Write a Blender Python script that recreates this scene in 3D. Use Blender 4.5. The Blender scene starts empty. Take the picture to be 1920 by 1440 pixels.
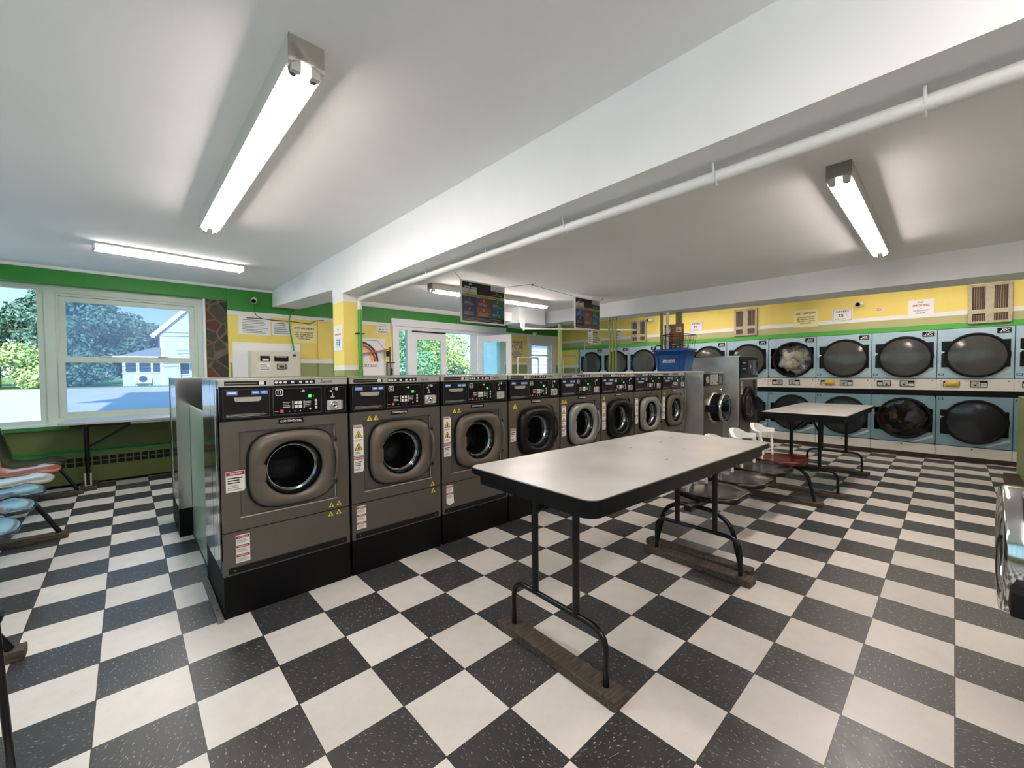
import bpy, math, random
from mathutils import Matrix, Vector
PI = math.pi
scene = bpy.context.scene
col = scene.collection
T = 0.3048

# ---------------------------------------------------------------- materials
MATS = {}
def nodes_of(name):
    m = bpy.data.materials.new(name); m.use_nodes = True
    nt = m.node_tree; b = nt.nodes.get('Principled BSDF')
    return m, nt, b
def srgb(c):
    if isinstance(c, str):
        c = tuple(int(c[i:i+2], 16)/255 for i in (0, 2, 4))
    return tuple((x/12.92 if x <= .04045 else ((x+.055)/1.055)**2.4) for x in c) + (1,)
def mat(name, c, rough=.5, metal=0, noise=0, scale=8, bump=0, spec=.5, emit=0, coat=0, stretch=None, alpha=1):
    if name in MATS: return MATS[name]
    m, nt, b = nodes_of(name)
    c = srgb(c)
    b.inputs['Base Color'].default_value = c
    b.inputs['Roughness'].default_value = rough
    b.inputs['Metallic'].default_value = metal
    b.inputs['Specular IOR Level'].default_value = spec
    if coat: b.inputs['Coat Weight'].default_value = coat; b.inputs['Coat Roughness'].default_value = .08
    if emit:
        b.inputs['Emission Color'].default_value = c; b.inputs['Emission Strength'].default_value = emit
    if noise or bump:
        tc = nt.nodes.new('ShaderNodeTexCoord'); mp = nt.nodes.new('ShaderNodeMapping')
        nt.links.new(tc.outputs['Object'], mp.inputs[0])
        if stretch: mp.inputs['Scale'].default_value = stretch
        n = nt.nodes.new('ShaderNodeTexNoise'); n.inputs['Scale'].default_value = scale; n.inputs['Detail'].default_value = 6
        nt.links.new(mp.outputs[0], n.inputs['Vector'])
        if noise:
            r = nt.nodes.new('ShaderNodeMapRange')
            r.inputs[1].default_value = .3; r.inputs[2].default_value = .7
            r.inputs[3].default_value = 1-noise; r.inputs[4].default_value = 1+noise*.4
            nt.links.new(n.outputs[0], r.inputs[0])
            mx = nt.nodes.new('ShaderNodeMix'); mx.data_type = 'RGBA'; mx.blend_type = 'MULTIPLY'
            mx.inputs[0].default_value = 1; mx.inputs[6].default_value = c
            nt.links.new(r.outputs[0], mx.inputs[7]); nt.links.new(mx.outputs[2], b.inputs['Base Color'])
        if bump:
            bp = nt.nodes.new('ShaderNodeBump'); bp.inputs['Strength'].default_value = bump; bp.inputs['Distance'].default_value = .01
            nt.links.new(n.outputs[0], bp.inputs['Height']); nt.links.new(bp.outputs[0], b.inputs['Normal'])
    MATS[name] = m
    return m

def M_floor():
    m, nt, b = nodes_of('checker_tile')
    N = nt.nodes.new; L = nt.links.new
    def math_(op, a, bb=None, c=None):
        n = N('ShaderNodeMath'); n.operation = op
        for i, v in enumerate((a, bb, c)):
            if v is None: continue
            if isinstance(v, (int, float)): n.inputs[i].default_value = v
            else: L(v, n.inputs[i])
        return n.outputs[0]
    g = N('ShaderNodeNewGeometry'); s = N('ShaderNodeSeparateXYZ'); L(g.outputs['Position'], s.inputs[0])
    u = math_('DIVIDE', s.outputs[0], T); v = math_('DIVIDE', s.outputs[1], T)
    fu = math_('FLOOR', u); fv = math_('FLOOR', v)
    par = math_('FLOORED_MODULO', math_('ADD', fu, fv), 2)          # 1 = white tile
    du = math_('ABSOLUTE', math_('SUBTRACT', math_('FRACT', u), .5)); dv = math_('ABSOLUTE', math_('SUBTRACT', math_('FRACT', v), .5))
    edge = math_('GREATER_THAN', math_('MAXIMUM', du, dv), .4935)
    cb = N('ShaderNodeCombineXYZ'); L(fu, cb.inputs[0]); L(fv, cb.inputs[1])
    wn = N('ShaderNodeTexWhiteNoise'); wn.noise_dimensions = '2D'; L(cb.outputs[0], wn.inputs[0])
    # flecks that run in each tile's own direction
    rot = N('ShaderNodeVectorRotate'); rot.rotation_type = 'Z_AXIS'; L(g.outputs['Position'], rot.inputs[0]); L(math_('MULTIPLY', wn.outputs[0], 3.1), rot.inputs['Angle'])
    mp = N('ShaderNodeMapping'); mp.inputs['Scale'].default_value = (52, 125, 1); L(rot.outputs[0], mp.inputs[0])
    vo = N('ShaderNodeTexNoise'); vo.inputs['Scale'].default_value = 1; vo.inputs['Detail'].default_value = 2; L(mp.outputs[0], vo.inputs['Vector'])
    fl = N('ShaderNodeMapRange'); fl.inputs[1].default_value = .63; fl.inputs[2].default_value = .68; L(vo.outputs[0], fl.inputs[0])
    big = N('ShaderNodeTexNoise'); big.inputs['Scale'].default_value = 2.2; big.inputs['Detail'].default_value = 8; L(g.outputs['Position'], big.inputs['Vector'])
    mid = N('ShaderNodeTexNoise'); mid.inputs['Scale'].default_value = 14; mid.inputs['Detail'].default_value = 6; L(g.outputs['Position'], mid.inputs['Vector'])
    def mix(f, a, bb, mode='MIX'):
        n = N('ShaderNodeMix'); n.data_type = 'RGBA'; n.blend_type = mode
        for i, v in ((0, f), (6, a), (7, bb)):
            if isinstance(v, (int, float)): n.inputs[i].default_value = v
            elif isinstance(v, tuple): n.inputs[i].default_value = v
            else: L(v, n.inputs[i])
        return n.outputs[2]
    bcol = mix(mid.outputs[0], srgb('2f2f31'), srgb('4d4d4d'))
    bcol = mix(math_('MULTIPLY', fl.outputs[0], .7), bcol, srgb('b9b8b2'))
    wcol = mix(mid.outputs[0], srgb('f2eee7'), srgb('e6dfd4'))
    wcol = mix(math_('MULTIPLY', fl.outputs[0], .08), wcol, srgb('6a6358'))
    c = mix(par, bcol, wcol)
    tint = N('ShaderNodeMapRange'); tint.inputs[3].default_value = .86; tint.inputs[4].default_value = 1.04; L(wn.outputs[0], tint.inputs[0])
    c = mix(1, c, tint.outputs[0], 'MULTIPLY')
    st = N('ShaderNodeMapRange'); st.inputs[1].default_value = .35; st.inputs[2].default_value = .75; st.inputs[3].default_value = 1.0; st.inputs[4].default_value = .86; L(big.outputs[0], st.inputs[0])
    c = mix(1, c, st.outputs[0], 'MULTIPLY')
    c = mix(edge, c, srgb('3a352e'))
    L(c, b.inputs['Base Color'])
    rr = N('ShaderNodeMapRange'); rr.inputs[3].default_value = .24; rr.inputs[4].default_value = .42; L(mid.outputs[0], rr.inputs[0]); L(rr.outputs[0], b.inputs['Roughness'])
    b.inputs['Specular IOR Level'].default_value = .5
    MATS['checker_tile'] = m
    return m

def M_glass(name, tint, refl=.08, rough=0.0):
    m, nt, b = nodes_of(name); nt.nodes.remove(b)
    out = nt.nodes['Material Output']
    tr = nt.nodes.new('ShaderNodeBsdfTransparent'); tr.inputs[0].default_value = tint
    gl = nt.nodes.new('ShaderNodeBsdfGlossy'); gl.inputs['Roughness'].default_value = rough
    fr = nt.nodes.new('ShaderNodeLayerWeight'); fr.inputs[0].default_value = .5
    pw = nt.nodes.new('ShaderNodeMath'); pw.operation = 'POWER'; pw.inputs[1].default_value = 4; nt.links.new(fr.outputs['Facing'], pw.inputs[0])
    ad = nt.nodes.new('ShaderNodeMath'); ad.operation = 'MULTIPLY_ADD'; ad.inputs[1].default_value = .7; ad.inputs[2].default_value = refl*.5
    nt.links.new(pw.outputs[0], ad.inputs[0])
    mx = nt.nodes.new('ShaderNodeMixShader'); nt.links.new(ad.outputs[0], mx.inputs[0]); nt.links.new(tr.outputs[0], mx.inputs[1]); nt.links.new(gl.outputs[0], mx.inputs[2])
    nt.links.new(mx.outputs[0], out.inputs[0])
    MATS[name] = m
    return m
def M_stone():
    m, nt, b = nodes_of('flagstone')
    N = nt.nodes.new; L = nt.links.new
    g = N('ShaderNodeTexCoord'); mp = N('ShaderNodeMapping'); mp.inputs['Scale'].default_value = (6.5, .01, 5.2); L(g.outputs['Object'], mp.inputs[0])
    v = N('ShaderNodeTexVoronoi'); v.feature = 'F1'; v.inputs['Scale'].default_value = 1; L(mp.outputs[0], v.inputs['Vector'])
    e = N('ShaderNodeTexVoronoi'); e.feature = 'DISTANCE_TO_EDGE'; e.inputs['Scale'].default_value = 1; L(mp.outputs[0], e.inputs['Vector'])
    cr = N('ShaderNodeValToRGB'); el = cr.color_ramp.elements
    el[0].position = 0; el[0].color = srgb('3d3a34'); el[1].position = .97; el[1].color = srgb('7a3f30')
    cr.color_ramp.interpolation = 'CONSTANT'
    for p, c in ((.3, '55503f'), (.55, '4a463c'), (.78, '6b3a2c')):
        q = el.new(p); q.color = srgb(c)
    sp = N('ShaderNodeSeparateColor'); L(v.outputs['Color'], sp.inputs[0]); L(sp.outputs[0], cr.inputs[0])
    no = N('ShaderNodeTexNoise'); no.inputs['Scale'].default_value = 30; no.inputs['Detail'].default_value = 6; L(g.outputs['Object'], no.inputs['Vector'])
    lt = N('ShaderNodeMath'); lt.operation = 'LESS_THAN'; lt.inputs[1].default_value = .05; L(e.outputs['Distance'], lt.inputs[0])
    mx = N('ShaderNodeMix'); mx.data_type = 'RGBA'; L(lt.outputs[0], mx.inputs[0]); L(cr.outputs[0], mx.inputs[6]); mx.inputs[7].default_value = srgb('75695a')
    m2 = N('ShaderNodeMix'); m2.data_type = 'RGBA'; m2.blend_type = 'MULTIPLY'; m2.inputs[0].default_value = .6; L(mx.outputs[2], m2.inputs[6]); L(no.outputs[0], m2.inputs[7])
    L(m2.outputs[2], b.inputs['Base Color']); b.inputs['Roughness'].default_value = .8
    bp = N('ShaderNodeBump'); bp.inputs['Strength'].default_value = .6; bp.inputs['Distance'].default_value = .02; L(e.outputs['Distance'], bp.inputs['Height']); L(bp.outputs[0], b.inputs['Normal'])
    MATS['flagstone'] = m
    return m
def M_leaf(name, c1, c2):
    m, nt, b = nodes_of(name)
    N = nt.nodes.new; L = nt.links.new
    g = N('ShaderNodeNewGeometry')
    mx = N('ShaderNodeMix'); mx.data_type = 'RGBA'; mx.inputs[6].default_value = srgb(c1); mx.inputs[7].default_value = srgb(c2)
    L(g.outputs['Random Per Island'], mx.inputs[0]); L(mx.outputs[2], b.inputs['Base Color'])
    b.inputs['Roughness'].default_value = .6; b.inputs['Specular IOR Level'].default_value = .2
    b.inputs['Subsurface Weight'].default_value = 0
    MATS[name] = m
    return m

TILE = M_floor()
CEIL = mat('ceiling_paint', 'edeeee', .85, noise=.04, scale=1.2)
BEAMW = mat('beam_white_paint', 'e9ecec', .8, noise=.03, scale=3)
GREEN = mat('green_paint', '2f8a2c', .5, noise=.06, scale=4)
GREEN2 = mat('light_green_paint', '55b04a', .5)
OLIVE = mat('olive_paint', '93a069', .6, noise=.05, scale=4)
TAN = mat('tan_olive_paint', 'b5b57f', .6, noise=.05, scale=4)
FWALL = mat('grey_wall_paint', 'b9bab6', .7)
YELLOW = mat('yellow_paint', 'ecd873', .6, noise=.05, scale=3)
WHITE = mat('white_trim_paint', 'e6e7e4', .45, noise=.03)
DOORW = mat('white_door_paint', 'e3e6e8', .4)
SAGE = mat('pale_frame_paint', 'c9d3c6', .4, noise=.05, scale=5)
DOLIVE = mat('dark_olive_paint', '66703a', .5, noise=.12, scale=5)
DGREEN = mat('dark_green_paint', '2f7a35', .4)
BASEB = mat('brown_base', '4a382b', .6, noise=.3, scale=20)
STONE = M_stone()
STEEL = mat('stainless_steel', 'd6d9d9', .13, metal=1, noise=.06, scale=5, stretch=(1, 1, .1))
STEELB = mat('brushed_steel', 'e0e0dc', .45, metal=1, noise=.18, scale=4)
LID = mat('steel_lid', 'c9ccc6', .25, metal=1)
FRONT = mat('grey_enamel', '69645d', .36, metal=.55, noise=.06, scale=60)
FRONT2 = mat('dark_steel_front', '80776a', .33, metal=.75, noise=.12, scale=8)
DOORG = mat('door_grey_plastic', '625a50', .42, metal=.2)
DOORL = mat('door_light_grey', '8d8b86', .4, metal=.3)
DOORB = mat('door_black', '0b0b0c', .4, spec=.35)
BLACK = mat('black_panel', '060607', .25, spec=.3)
BLACKM = mat('black_matte', '0b0a0a', .6, spec=.3)
PLINTH = mat('black_plinth', '050404', .6, spec=.2)
GREYB = mat('dark_grey_line', '3a3937', .5)
DGLASS = mat('dark_door_glass', '121416', .08, spec=.5)
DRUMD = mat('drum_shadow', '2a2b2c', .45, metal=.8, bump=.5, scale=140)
DRUM = mat('drum_steel', '8e9192', .22, metal=1)
CHROME = mat('chrome', 'd8dadb', .13, metal=1)
SILV = mat('silver_plastic', 'c3c2bb', .3, metal=.6)
LABEL = mat('label_white', 'eeece6', .5)
INK = mat('ink_black', '1d1c1b', .6)
INKG = mat('ink_grey', '7d7c7a', .6)
RED = mat('label_red', 'a32430', .5)
YEL = mat('sticker_yellow', 'e8d23c', .5)
BLUE = mat('sticker_blue', '5f86d8', .4)
GLED = mat('green_display', '35e04a', .4, emit=1.5)
PAPER = mat('paper_white', 'e9e9e6', .7)
PAPERY = mat('paper_yellow', 'ede6a8', .7)
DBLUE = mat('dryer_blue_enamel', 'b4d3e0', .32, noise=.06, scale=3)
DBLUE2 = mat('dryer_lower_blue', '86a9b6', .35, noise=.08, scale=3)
DWHITE = mat('dryer_white_strip', 'efece1', .4)
SEAM = mat('dryer_seam', '39545e', .5)
LOUV = mat('black_louver', '080707', .5, spec=.3)
TABLE = mat('laminate_top', 'c6c4bf', .3, noise=.2, scale=2.4)
TRIMB = mat('table_black_edge', '060606', .3, spec=.3)
TUBE = mat('black_tube', '080808', .3, spec=.4)
WOODB = mat('worn_wood_block', '52473c', .75, noise=.7, scale=14, bump=.3, stretch=(1, 6, 6))
PIPEW = mat('pipe_white_paint', 'e4e6e2', .45)
PIPEG = mat('pipe_green_paint', '3f9a3c', .45)
POLEG = mat('pole_sage_paint', '9fae78', .5)
POLED = mat('pole_olive_paint', '848a4c', .5)
LAMP = mat('lamp_tube', 'fff1ec', .4, emit=40)
GAPP = mat('sage_sheet', 'aebfa6', .3, metal=.35, noise=.1, scale=4, stretch=(1, 1, .1))  # greenish reflection mixed into the steel sheet's base colour
LAMPD = mat('added_lamp_tube', 'fff1ec', .4, emit=13)  # weaker tubes for the lamps added above the dryers
LAMPP = mat('lamp_diffuser', 'fffaf4', .4, emit=16)
HOUS = mat('lamp_housing', 'c6c5be', .5)
CORD = mat('cord', '4a4a48', .6)
BEIGE = mat('beige_metal', 'd8d4c2', .45, noise=.04)
BOARDW = mat('white_board', 'ebebea', .6)
VENTW = mat('vent_frame', 'b9b096', .6, noise=.15, scale=20)
VENTB = mat('vent_screen', '5a4432', .7, noise=.4, scale=60)
NAVY = mat('poster_navy', '232757', .25)
MAROON = mat('poster_maroon', '6b2d30', .25)
PGREEN = mat('poster_green', '184f40', .25)
PORANGE = mat('poster_orange', '7d4a30', .25)
PTEAL = mat('poster_teal', '1f5566', .25)
PBLUE = mat('poster_blue', '23528a', .25)
PGOLD = mat('poster_gold', '9a9448', .3)
PBLK = mat('poster_black', '151214', .22)
PGREY = mat('poster_grey', 'b9b9b8', .4)
BIN = mat('bin_blue', '17508f', .32, noise=.05)
BINW = mat('bin_white', 'e9edf2', .5)
WIRE = mat('wire_dark', '3c3f38', .4, metal=.7)
WIREW = mat('wire_white', 'd9d7cd', .35, metal=.3)
SEATW = mat('seat_dark_wood', '170b09', .24, spec=.35, noise=.35, scale=5, stretch=(6, 1, 1))
SEATR = mat('seat_red_wood', '55130c', .24, spec=.35, noise=.3, scale=5, stretch=(6, 1, 1))
CHAIRW = mat('white_gloss_paint', 'f0f0ee', .25)
CORK = mat('wood_frame', '9a6b3c', .5, noise=.2, scale=20, stretch=(1, 1, 8))
GLASS = M_glass('clear_glass', (.97, 1, 1, 1))
SCREEN = M_glass('screened_glass', (.80, .86, .94, 1), .03, .2)
def _haze():                                       # fine mesh of the insect screen catches a little daylight
    nt = SCREEN.node_tree; out = nt.nodes['Material Output']; src = out.inputs[0].links[0].from_socket
    tl = nt.nodes.new('ShaderNodeBsdfTranslucent'); tl.inputs[0].default_value = (.55, .66, .85, 1)
    mx = nt.nodes.new('ShaderNodeMixShader'); mx.inputs[0].default_value = .16
    nt.links.new(src, mx.inputs[1]); nt.links.new(tl.outputs[0], mx.inputs[2]); nt.links.new(mx.outputs[0], out.inputs[0])
_haze()
GLASSD = M_glass('door_glass', (.86, .98, .97, 1))

# ---------------------------------------------------------------- mesh builder
TXT = {}
def text_geo(s, bold=False):
    k = (s, bold)
    if k in TXT: return TXT[k]
    cu = bpy.data.curves.new('txt', 'FONT'); cu.body = s; cu.size = 1; cu.align_x = 'CENTER'; cu.resolution_u = 2
    if bold: cu.offset = .025
    o = bpy.data.objects.new('txt', cu)
    me = bpy.data.meshes.new_from_object(o)
    vs = [v.co.copy() for v in me.vertices]; fs = [tuple(p.vertices) for p in me.polygons]
    if vs:
        x0 = min(v.x for v in vs); x1 = max(v.x for v in vs); z0 = min(v.y for v in vs); z1 = max(v.y for v in vs)
        vs = [((v.x-(x0+x1)/2), (v.y-(z0+z1)/2)) for v in vs]
        TXT[k] = (vs, fs, x1-x0, z1-z0)
    else: TXT[k] = ([], [], 1, 1)
    bpy.data.objects.remove(o); bpy.data.curves.remove(cu); bpy.data.meshes.remove(me)
    return TXT[k]

class MB:
    def __init__(s, X=None):
        s.v = []; s.f = []; s.m = []; s.sm = []; s.mats = []; s.X = X or Matrix()
    def mi(s, m):
        if m not in s.mats: s.mats.append(m)
        return s.mats.index(m)
    def add(s, vs, fs, m, smooth=False):
        o = len(s.v); i = s.mi(m)
        s.v += [tuple(s.X @ Vector(p)) for p in vs]
        for f in fs:
            s.f.append(tuple(o+k for k in f)); s.m.append(i); s.sm.append(smooth)
        return s
    def box(s, x0, x1, y0, y1, z0, z1, m):
        vs = [(x0, y0, z0), (x1, y0, z0), (x1, y1, z0), (x0, y1, z0), (x0, y0, z1), (x1, y0, z1), (x1, y1, z1), (x0, y1, z1)]
        return s.add(vs, [(0, 3, 2, 1), (4, 5, 6, 7), (0, 1, 5, 4), (1, 2, 6, 5), (2, 3, 7, 6), (3, 0, 4, 7)], m)
    def bar(s, p, q, w, h, m):                       # square bar from p to q
        p = Vector(p); q = Vector(q); d = (q-p).normalized()
        up = Vector((0, 0, 1)) if abs(d.z) < .95 else Vector((0, 1, 0))
        a = d.cross(up).normalized()*w/2; b = a.cross(d).normalized()*h/2
        vs = [p-a-b, p+a-b, p+a+b, p-a+b, q-a-b, q+a-b, q+a+b, q-a+b]
        return s.add(vs, [(0, 1, 2, 3), (7, 6, 5, 4), (0, 4, 5, 1), (1, 5, 6, 2), (2, 6, 7, 3), (3, 7, 4, 0)], m)
    def tube(s, pts, r, m, n=10, closed=False):
        pts = [Vector(p) for p in pts]; N = len(pts)
        rings = []; prev = None
        for i, p in enumerate(pts):
            if closed: d = (pts[(i+1) % N]-pts[i-1]).normalized()
            elif i == 0: d = (pts[1]-p).normalized()
            elif i == N-1: d = (p-pts[i-1]).normalized()
            else:
                d = ((pts[i+1]-p).normalized()+(p-pts[i-1]).normalized()).normalized()
            if prev is None:
                a = d.orthogonal().normalized()
            else:
                a = (prev-d*prev.dot(d)).normalized()
            prev = a; b = d.cross(a)
            rr = r[i] if isinstance(r, (list, tuple)) else r
            rings.append([p+(a*math.cos(2*PI*k/n)+b*math.sin(2*PI*k/n))*rr for k in range(n)])
        vs = [q for R in rings for q in R]; fs = []
        for i in range(N if closed else N-1):
            for k in range(n):
                j = (i+1) % N
                fs.append((i*n+k, i*n+(k+1) % n, j*n+(k+1) % n, j*n+k))
        s.add(vs, fs, m, True)
        if not closed:
            s.add(rings[0], [tuple(range(n-1, -1, -1))], m); s.add(rings[-1], [tuple(range(n))], m)
        return s
    def cyl(s, p, q, r, m, n=20, r2=None):
        return s.tube([p, q], [r, r if r2 is None else r2], m, n)
    def prism(s, poly, ax, lo, hi, m, smooth=False):
        def P(a, b, c): return {'x': (c, a, b), 'y': (a, c, b), 'z': (a, b, c)}[ax]
        n = len(poly)
        A = [P(a, b, lo) for a, b in poly]; B = [P(a, b, hi) for a, b in poly]
        s.add(A, [tuple(range(n))], m); s.add(B, [tuple(range(n-1, -1, -1))], m)
        return s.add(A+B, [(i, i+n, (i+1) % n+n, (i+1) % n) for i in range(n)], m, smooth)
    def frame(s, outer, inner, ax, lo, hi, m, smooth=True):   # ring between two outlines with equal counts
        def P(a, b, c): return {'x': (c, a, b), 'y': (a, c, b), 'z': (a, b, c)}[ax]
        n = len(outer)
        vs = [P(*p, lo) for p in outer]+[P(*p, lo) for p in inner]+[P(*p, hi) for p in outer]+[P(*p, hi) for p in inner]
        fs = []
        for i in range(n):
            j = (i+1) % n
            fs += [(i, j, n+j, n+i), (2*n+i, 3*n+i, 3*n+j, 2*n+j)]
        s.add(vs, fs, m)
        fs = []
        for i in range(n):
            j = (i+1) % n
            fs += [(i, 2*n+i, 2*n+j, j), (n+i, n+j, 3*n+j, 3*n+i)]
        return s.add(vs, fs, m, smooth)
    def lathe(s, prof, o, ax, m, n=40):              # profile of (radius, height along axis)
        vs = []; fs = []
        for r, h in prof:
            for k in range(n):
                a = 2*PI*k/n; c, d = r*math.cos(a), r*math.sin(a)
                p = {'x': (h, c, d), 'y': (c, h, d), 'z': (c, d, h)}[ax]
                vs.append((o[0]+p[0], o[1]+p[1], o[2]+p[2]))
        for i in range(len(prof)-1):
            for k in range(n):
                fs.append((i*n+k, i*n+(k+1) % n, (i+1)*n+(k+1) % n, (i+1)*n+k))
        return s.add(vs, fs, m, True)
    def quad(s, pts, m): return s.add(pts, [tuple(range(len(pts)))], m)
    def rect(s, x0, x1, z0, z1, y, m): return s.quad([(x0, y, z0), (x1, y, z0), (x1, y, z1), (x0, y, z1)], m)
    def text(s, t, x, z, y, h, m, w=None, bold=False, lean=0):
        vs, fs, W, H = text_geo(t, bold)
        k = h/H; kx = k if w is None else w/W
        return s.add([(x+a*kx+lean*b*k, y, z+b*k) for a, b in vs], fs, m)
    def lines(s, x0, x1, z0, z1, y, m, n, seed=0, fill=.45):  # ruled bars standing for unreadable small print
        rnd = random.Random(seed); st = (z1-z0)/n
        for i in range(n):
            z = z1-(i+.5)*st; e = x1-(x1-x0)*rnd.random()*.3
            s.rect(x0, e, z-st*fill/2, z+st*fill/2, y, m)
        return s
    def mesh(s, name):
        me = bpy.data.meshes.new(name); me.from_pydata(s.v, [], s.f)
        for m in s.mats: me.materials.append(m)
        for p, i, k in zip(me.polygons, s.m, s.sm): p.material_index = i; p.use_smooth = k
        me.update()
        return me

def link(name, me, parent=None, bevel=0):
    o = bpy.data.objects.new(name, me); col.objects.link(o)
    if parent: o.parent = parent
    if bevel:
        b = o.modifiers.new('Bevel', 'BEVEL'); b.width = bevel; b.segments = 2; b.limit_method = 'ANGLE'; b.angle_limit = 1.0
    return o
def part(name, mb, parent=None, bevel=0, label=None, kind=None):
    o = link(name, mb if isinstance(mb, bpy.types.Mesh) else mb.mesh(name), parent, bevel)
    if label: o['label'] = label
    if kind: o['kind'] = kind
    return o
CACHE = {}
def cpart(name, key, fn, parent, bevel=0, label=None):       # part whose mesh is shared by its copies
    k = (name,)+tuple(key)
    if k not in CACHE:
        b = MB(); fn(b); CACHE[k] = b.mesh(name)
    return part(name, CACHE[k], parent, bevel, label)
def tag(o, label, cat, group=None):
    o['label'] = label; o['category'] = cat
    if group: o['group'] = group
    return o
def thing(name, label, cat, loc=(0, 0, 0), rz=0, group=None):
    o = bpy.data.objects.new(name, None); col.objects.link(o); o.location = loc; o.rotation_euler = (0, 0, rz); o.empty_display_size = .1
    return tag(o, label, cat, group)
def struct(name, mb, parent=None, bevel=0):
    o = part(name, mb, parent, bevel)
    if not parent: o['kind'] = 'structure'
    return o
def one(name, mb, label, cat, loc=(0, 0, 0), rz=0, group=None, bevel=0):
    o = part(name, mb, None, bevel); o.location = loc; o.rotation_euler = (0, 0, rz)
    return tag(o, label, cat, group)
def fillet(pts, r, k=5):                                      # round the inner corners of a polyline
    pts = [Vector(p) for p in pts]; out = [pts[0]]
    for i in range(1, len(pts)-1):
        a, b, c = pts[i-1], pts[i], pts[i+1]
        u = (a-b).normalized(); v = (c-b).normalized(); d = min(r, (a-b).length*.49, (c-b).length*.49)
        p, q = b+u*d, b+v*d
        for j in range(k+1):
            t = j/k; out.append(p*(1-t)**2+b*2*t*(1-t)+q*t*t)
    out.append(pts[-1])
    return out
def superell(cx, cz, a, b, e=4, n=64):
    out = []
    for k in range(n):
        t = 2*PI*k/n; c, s_ = math.cos(t), math.sin(t)
        out.append((cx+a*math.copysign(abs(c)**(2/e), c), cz+b*math.copysign(abs(s_)**(2/e), s_)))
    return out
def rrect(x0, x1, z0, z1, r, k=5):
    out = []
    for cx, cz, a0 in ((x1-r, z1-r, 0), (x0+r, z1-r, 90), (x0+r, z0+r, 180), (x1-r, z0+r, 270)):
        for j in range(k+1):
            a = math.radians(a0+90*j/k); out.append((cx+r*math.cos(a), cz+r*math.sin(a)))
    return out

# ---------------------------------------------------------------- camera
cam = bpy.data.cameras.new('camera'); camo = bpy.data.objects.new('camera', cam); col.objects.link(camo)
yaw, pitch, roll = 0.819454734, -0.0293504874, -0.00850822194
f_ = Vector((math.cos(yaw)*math.cos(pitch), math.sin(yaw)*math.cos(pitch), math.sin(pitch)))
r_ = Vector((math.sin(yaw), -math.cos(yaw), 0)); u_ = r_.cross(f_)
R_ = r_*math.cos(roll)+u_*math.sin(roll); U_ = -r_*math.sin(roll)+u_*math.cos(roll)
camo.matrix_world = Matrix(((R_.x, U_.x, -f_.x, -1.09209), (R_.y, U_.y, -f_.y, -1.19570), (R_.z, U_.z, -f_.z, 1.35041), (0, 0, 0, 1)))
cam.sensor_width = 36; cam.lens = 774.12/1920*36; cam.clip_start = .05; cam.clip_end = 500
scene.camera = camo

# ---------------------------------------------------------------- room shell
ZC = 2.66; BW = 6.2; DX = 7.7; XL = -2.95; YF = -2.7
struct('floor', MB().box(XL-.2, 8.9, YF-.2, BW+.3, -.12, 0, TILE))
struct('ceiling', MB().box(XL-.2, 8.9, YF-.2, BW+.3, ZC, ZC+.15, CEIL))
def bands(mb, x0, x1, bs, y0=BW, y1=BW+.25):
    for z0, z1, m in bs: mb.box(x0, x1, y0, y1, z0, z1, m)
B_MAIN = [(0, .1, BASEB), (.1, 1.525, OLIVE), (1.525, 1.59, WHITE), (1.59, 2.245, YELLOW), (2.245, 2.305, WHITE), (2.305, ZC, GREEN)]
w = MB()
bands(w, XL-.2, -.235, [(2.455, ZC, GREEN)])
bands(w, XL-.2, -.235, [(0, .1, BASEB), (.1, .40, DOLIVE), (.40, .44, DGREEN), (.44, .69, DOLIVE), (.69, .745, DGREEN)])
bands(w, -.235, .03, [(0, 2.44, OLIVE), (2.44, ZC, GREEN)], BW+.01)
bands(w, .03, 2.67, B_MAIN)
bands(w, 2.67, 5.57, [(2.30, ZC, GREEN)])
bands(w, 5.57, 6.37, B_MAIN)
bands(w, 6.37, 7.40, [(2.20, 2.245, YELLOW), (2.245, 2.305, WHITE), (2.305, ZC, GREEN)])
bands(w, 6.37, 7.40, [(0, 1.0, OLIVE)])
bands(w, 7.40, 8.9, B_MAIN)
struct('wall_back', w)
w = MB()
for z0, z1, m in [(0, 1.45, OLIVE), (1.45, 1.52, WHITE), (1.52, 1.925, YELLOW), (1.925, 2.0, GREEN2), (2.0, 2.115, TAN), (2.115, 2.178, WHITE), (2.178, ZC, YELLOW)]:
    if z0 >= 1.925: w.box(DX, DX+.2, YF-.2, BW, z0, z1, m)
    else: w.box(DX, DX+.2, 5.62, BW, z0, z1, m)
w.box(DX+.85, DX+1.0, YF-.2, 5.62, 0, 1.925, OLIVE)
struct('wall_right', w)
wl = MB().box(XL-.2, XL, YF-.2, BW, 0, .75, DOLIVE).box(XL-.2, XL, YF-.2, BW, 2.45, ZC, GREEN).box(XL-.2, XL, 5.6, BW, .75, 2.45, SAGE)
for y in (YF-.2, -1.9, -.45, 1.0, 2.45, 3.9): wl.box(XL-.2, XL, y, y+.14, .75, 2.45, SAGE)
struct('wall_left', wl)
w4 = struct('window_4', MB().box(XL-.1, XL-.06, YF, 5.6, .75, .80, SAGE).box(XL-.1, XL-.06, YF, 5.6, 2.40, 2.45, SAGE))
part('glass_pane', MB().box(XL-.085, XL-.08, YF, 5.6, .8, 2.4, GLASS), w4)
struct('wall_front', MB().box(XL, 4.7, YF-.2, YF, 0, ZC, FWALL).box(4.7, 6.9, YF, -1.74, 0, 1.0, OLIVE).box(7.0, DX, YF-.2, YF, 0, ZC, FWALL).box(4.7, 7.0, YF-.2, YF, 0, ZC, FWALL))
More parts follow.
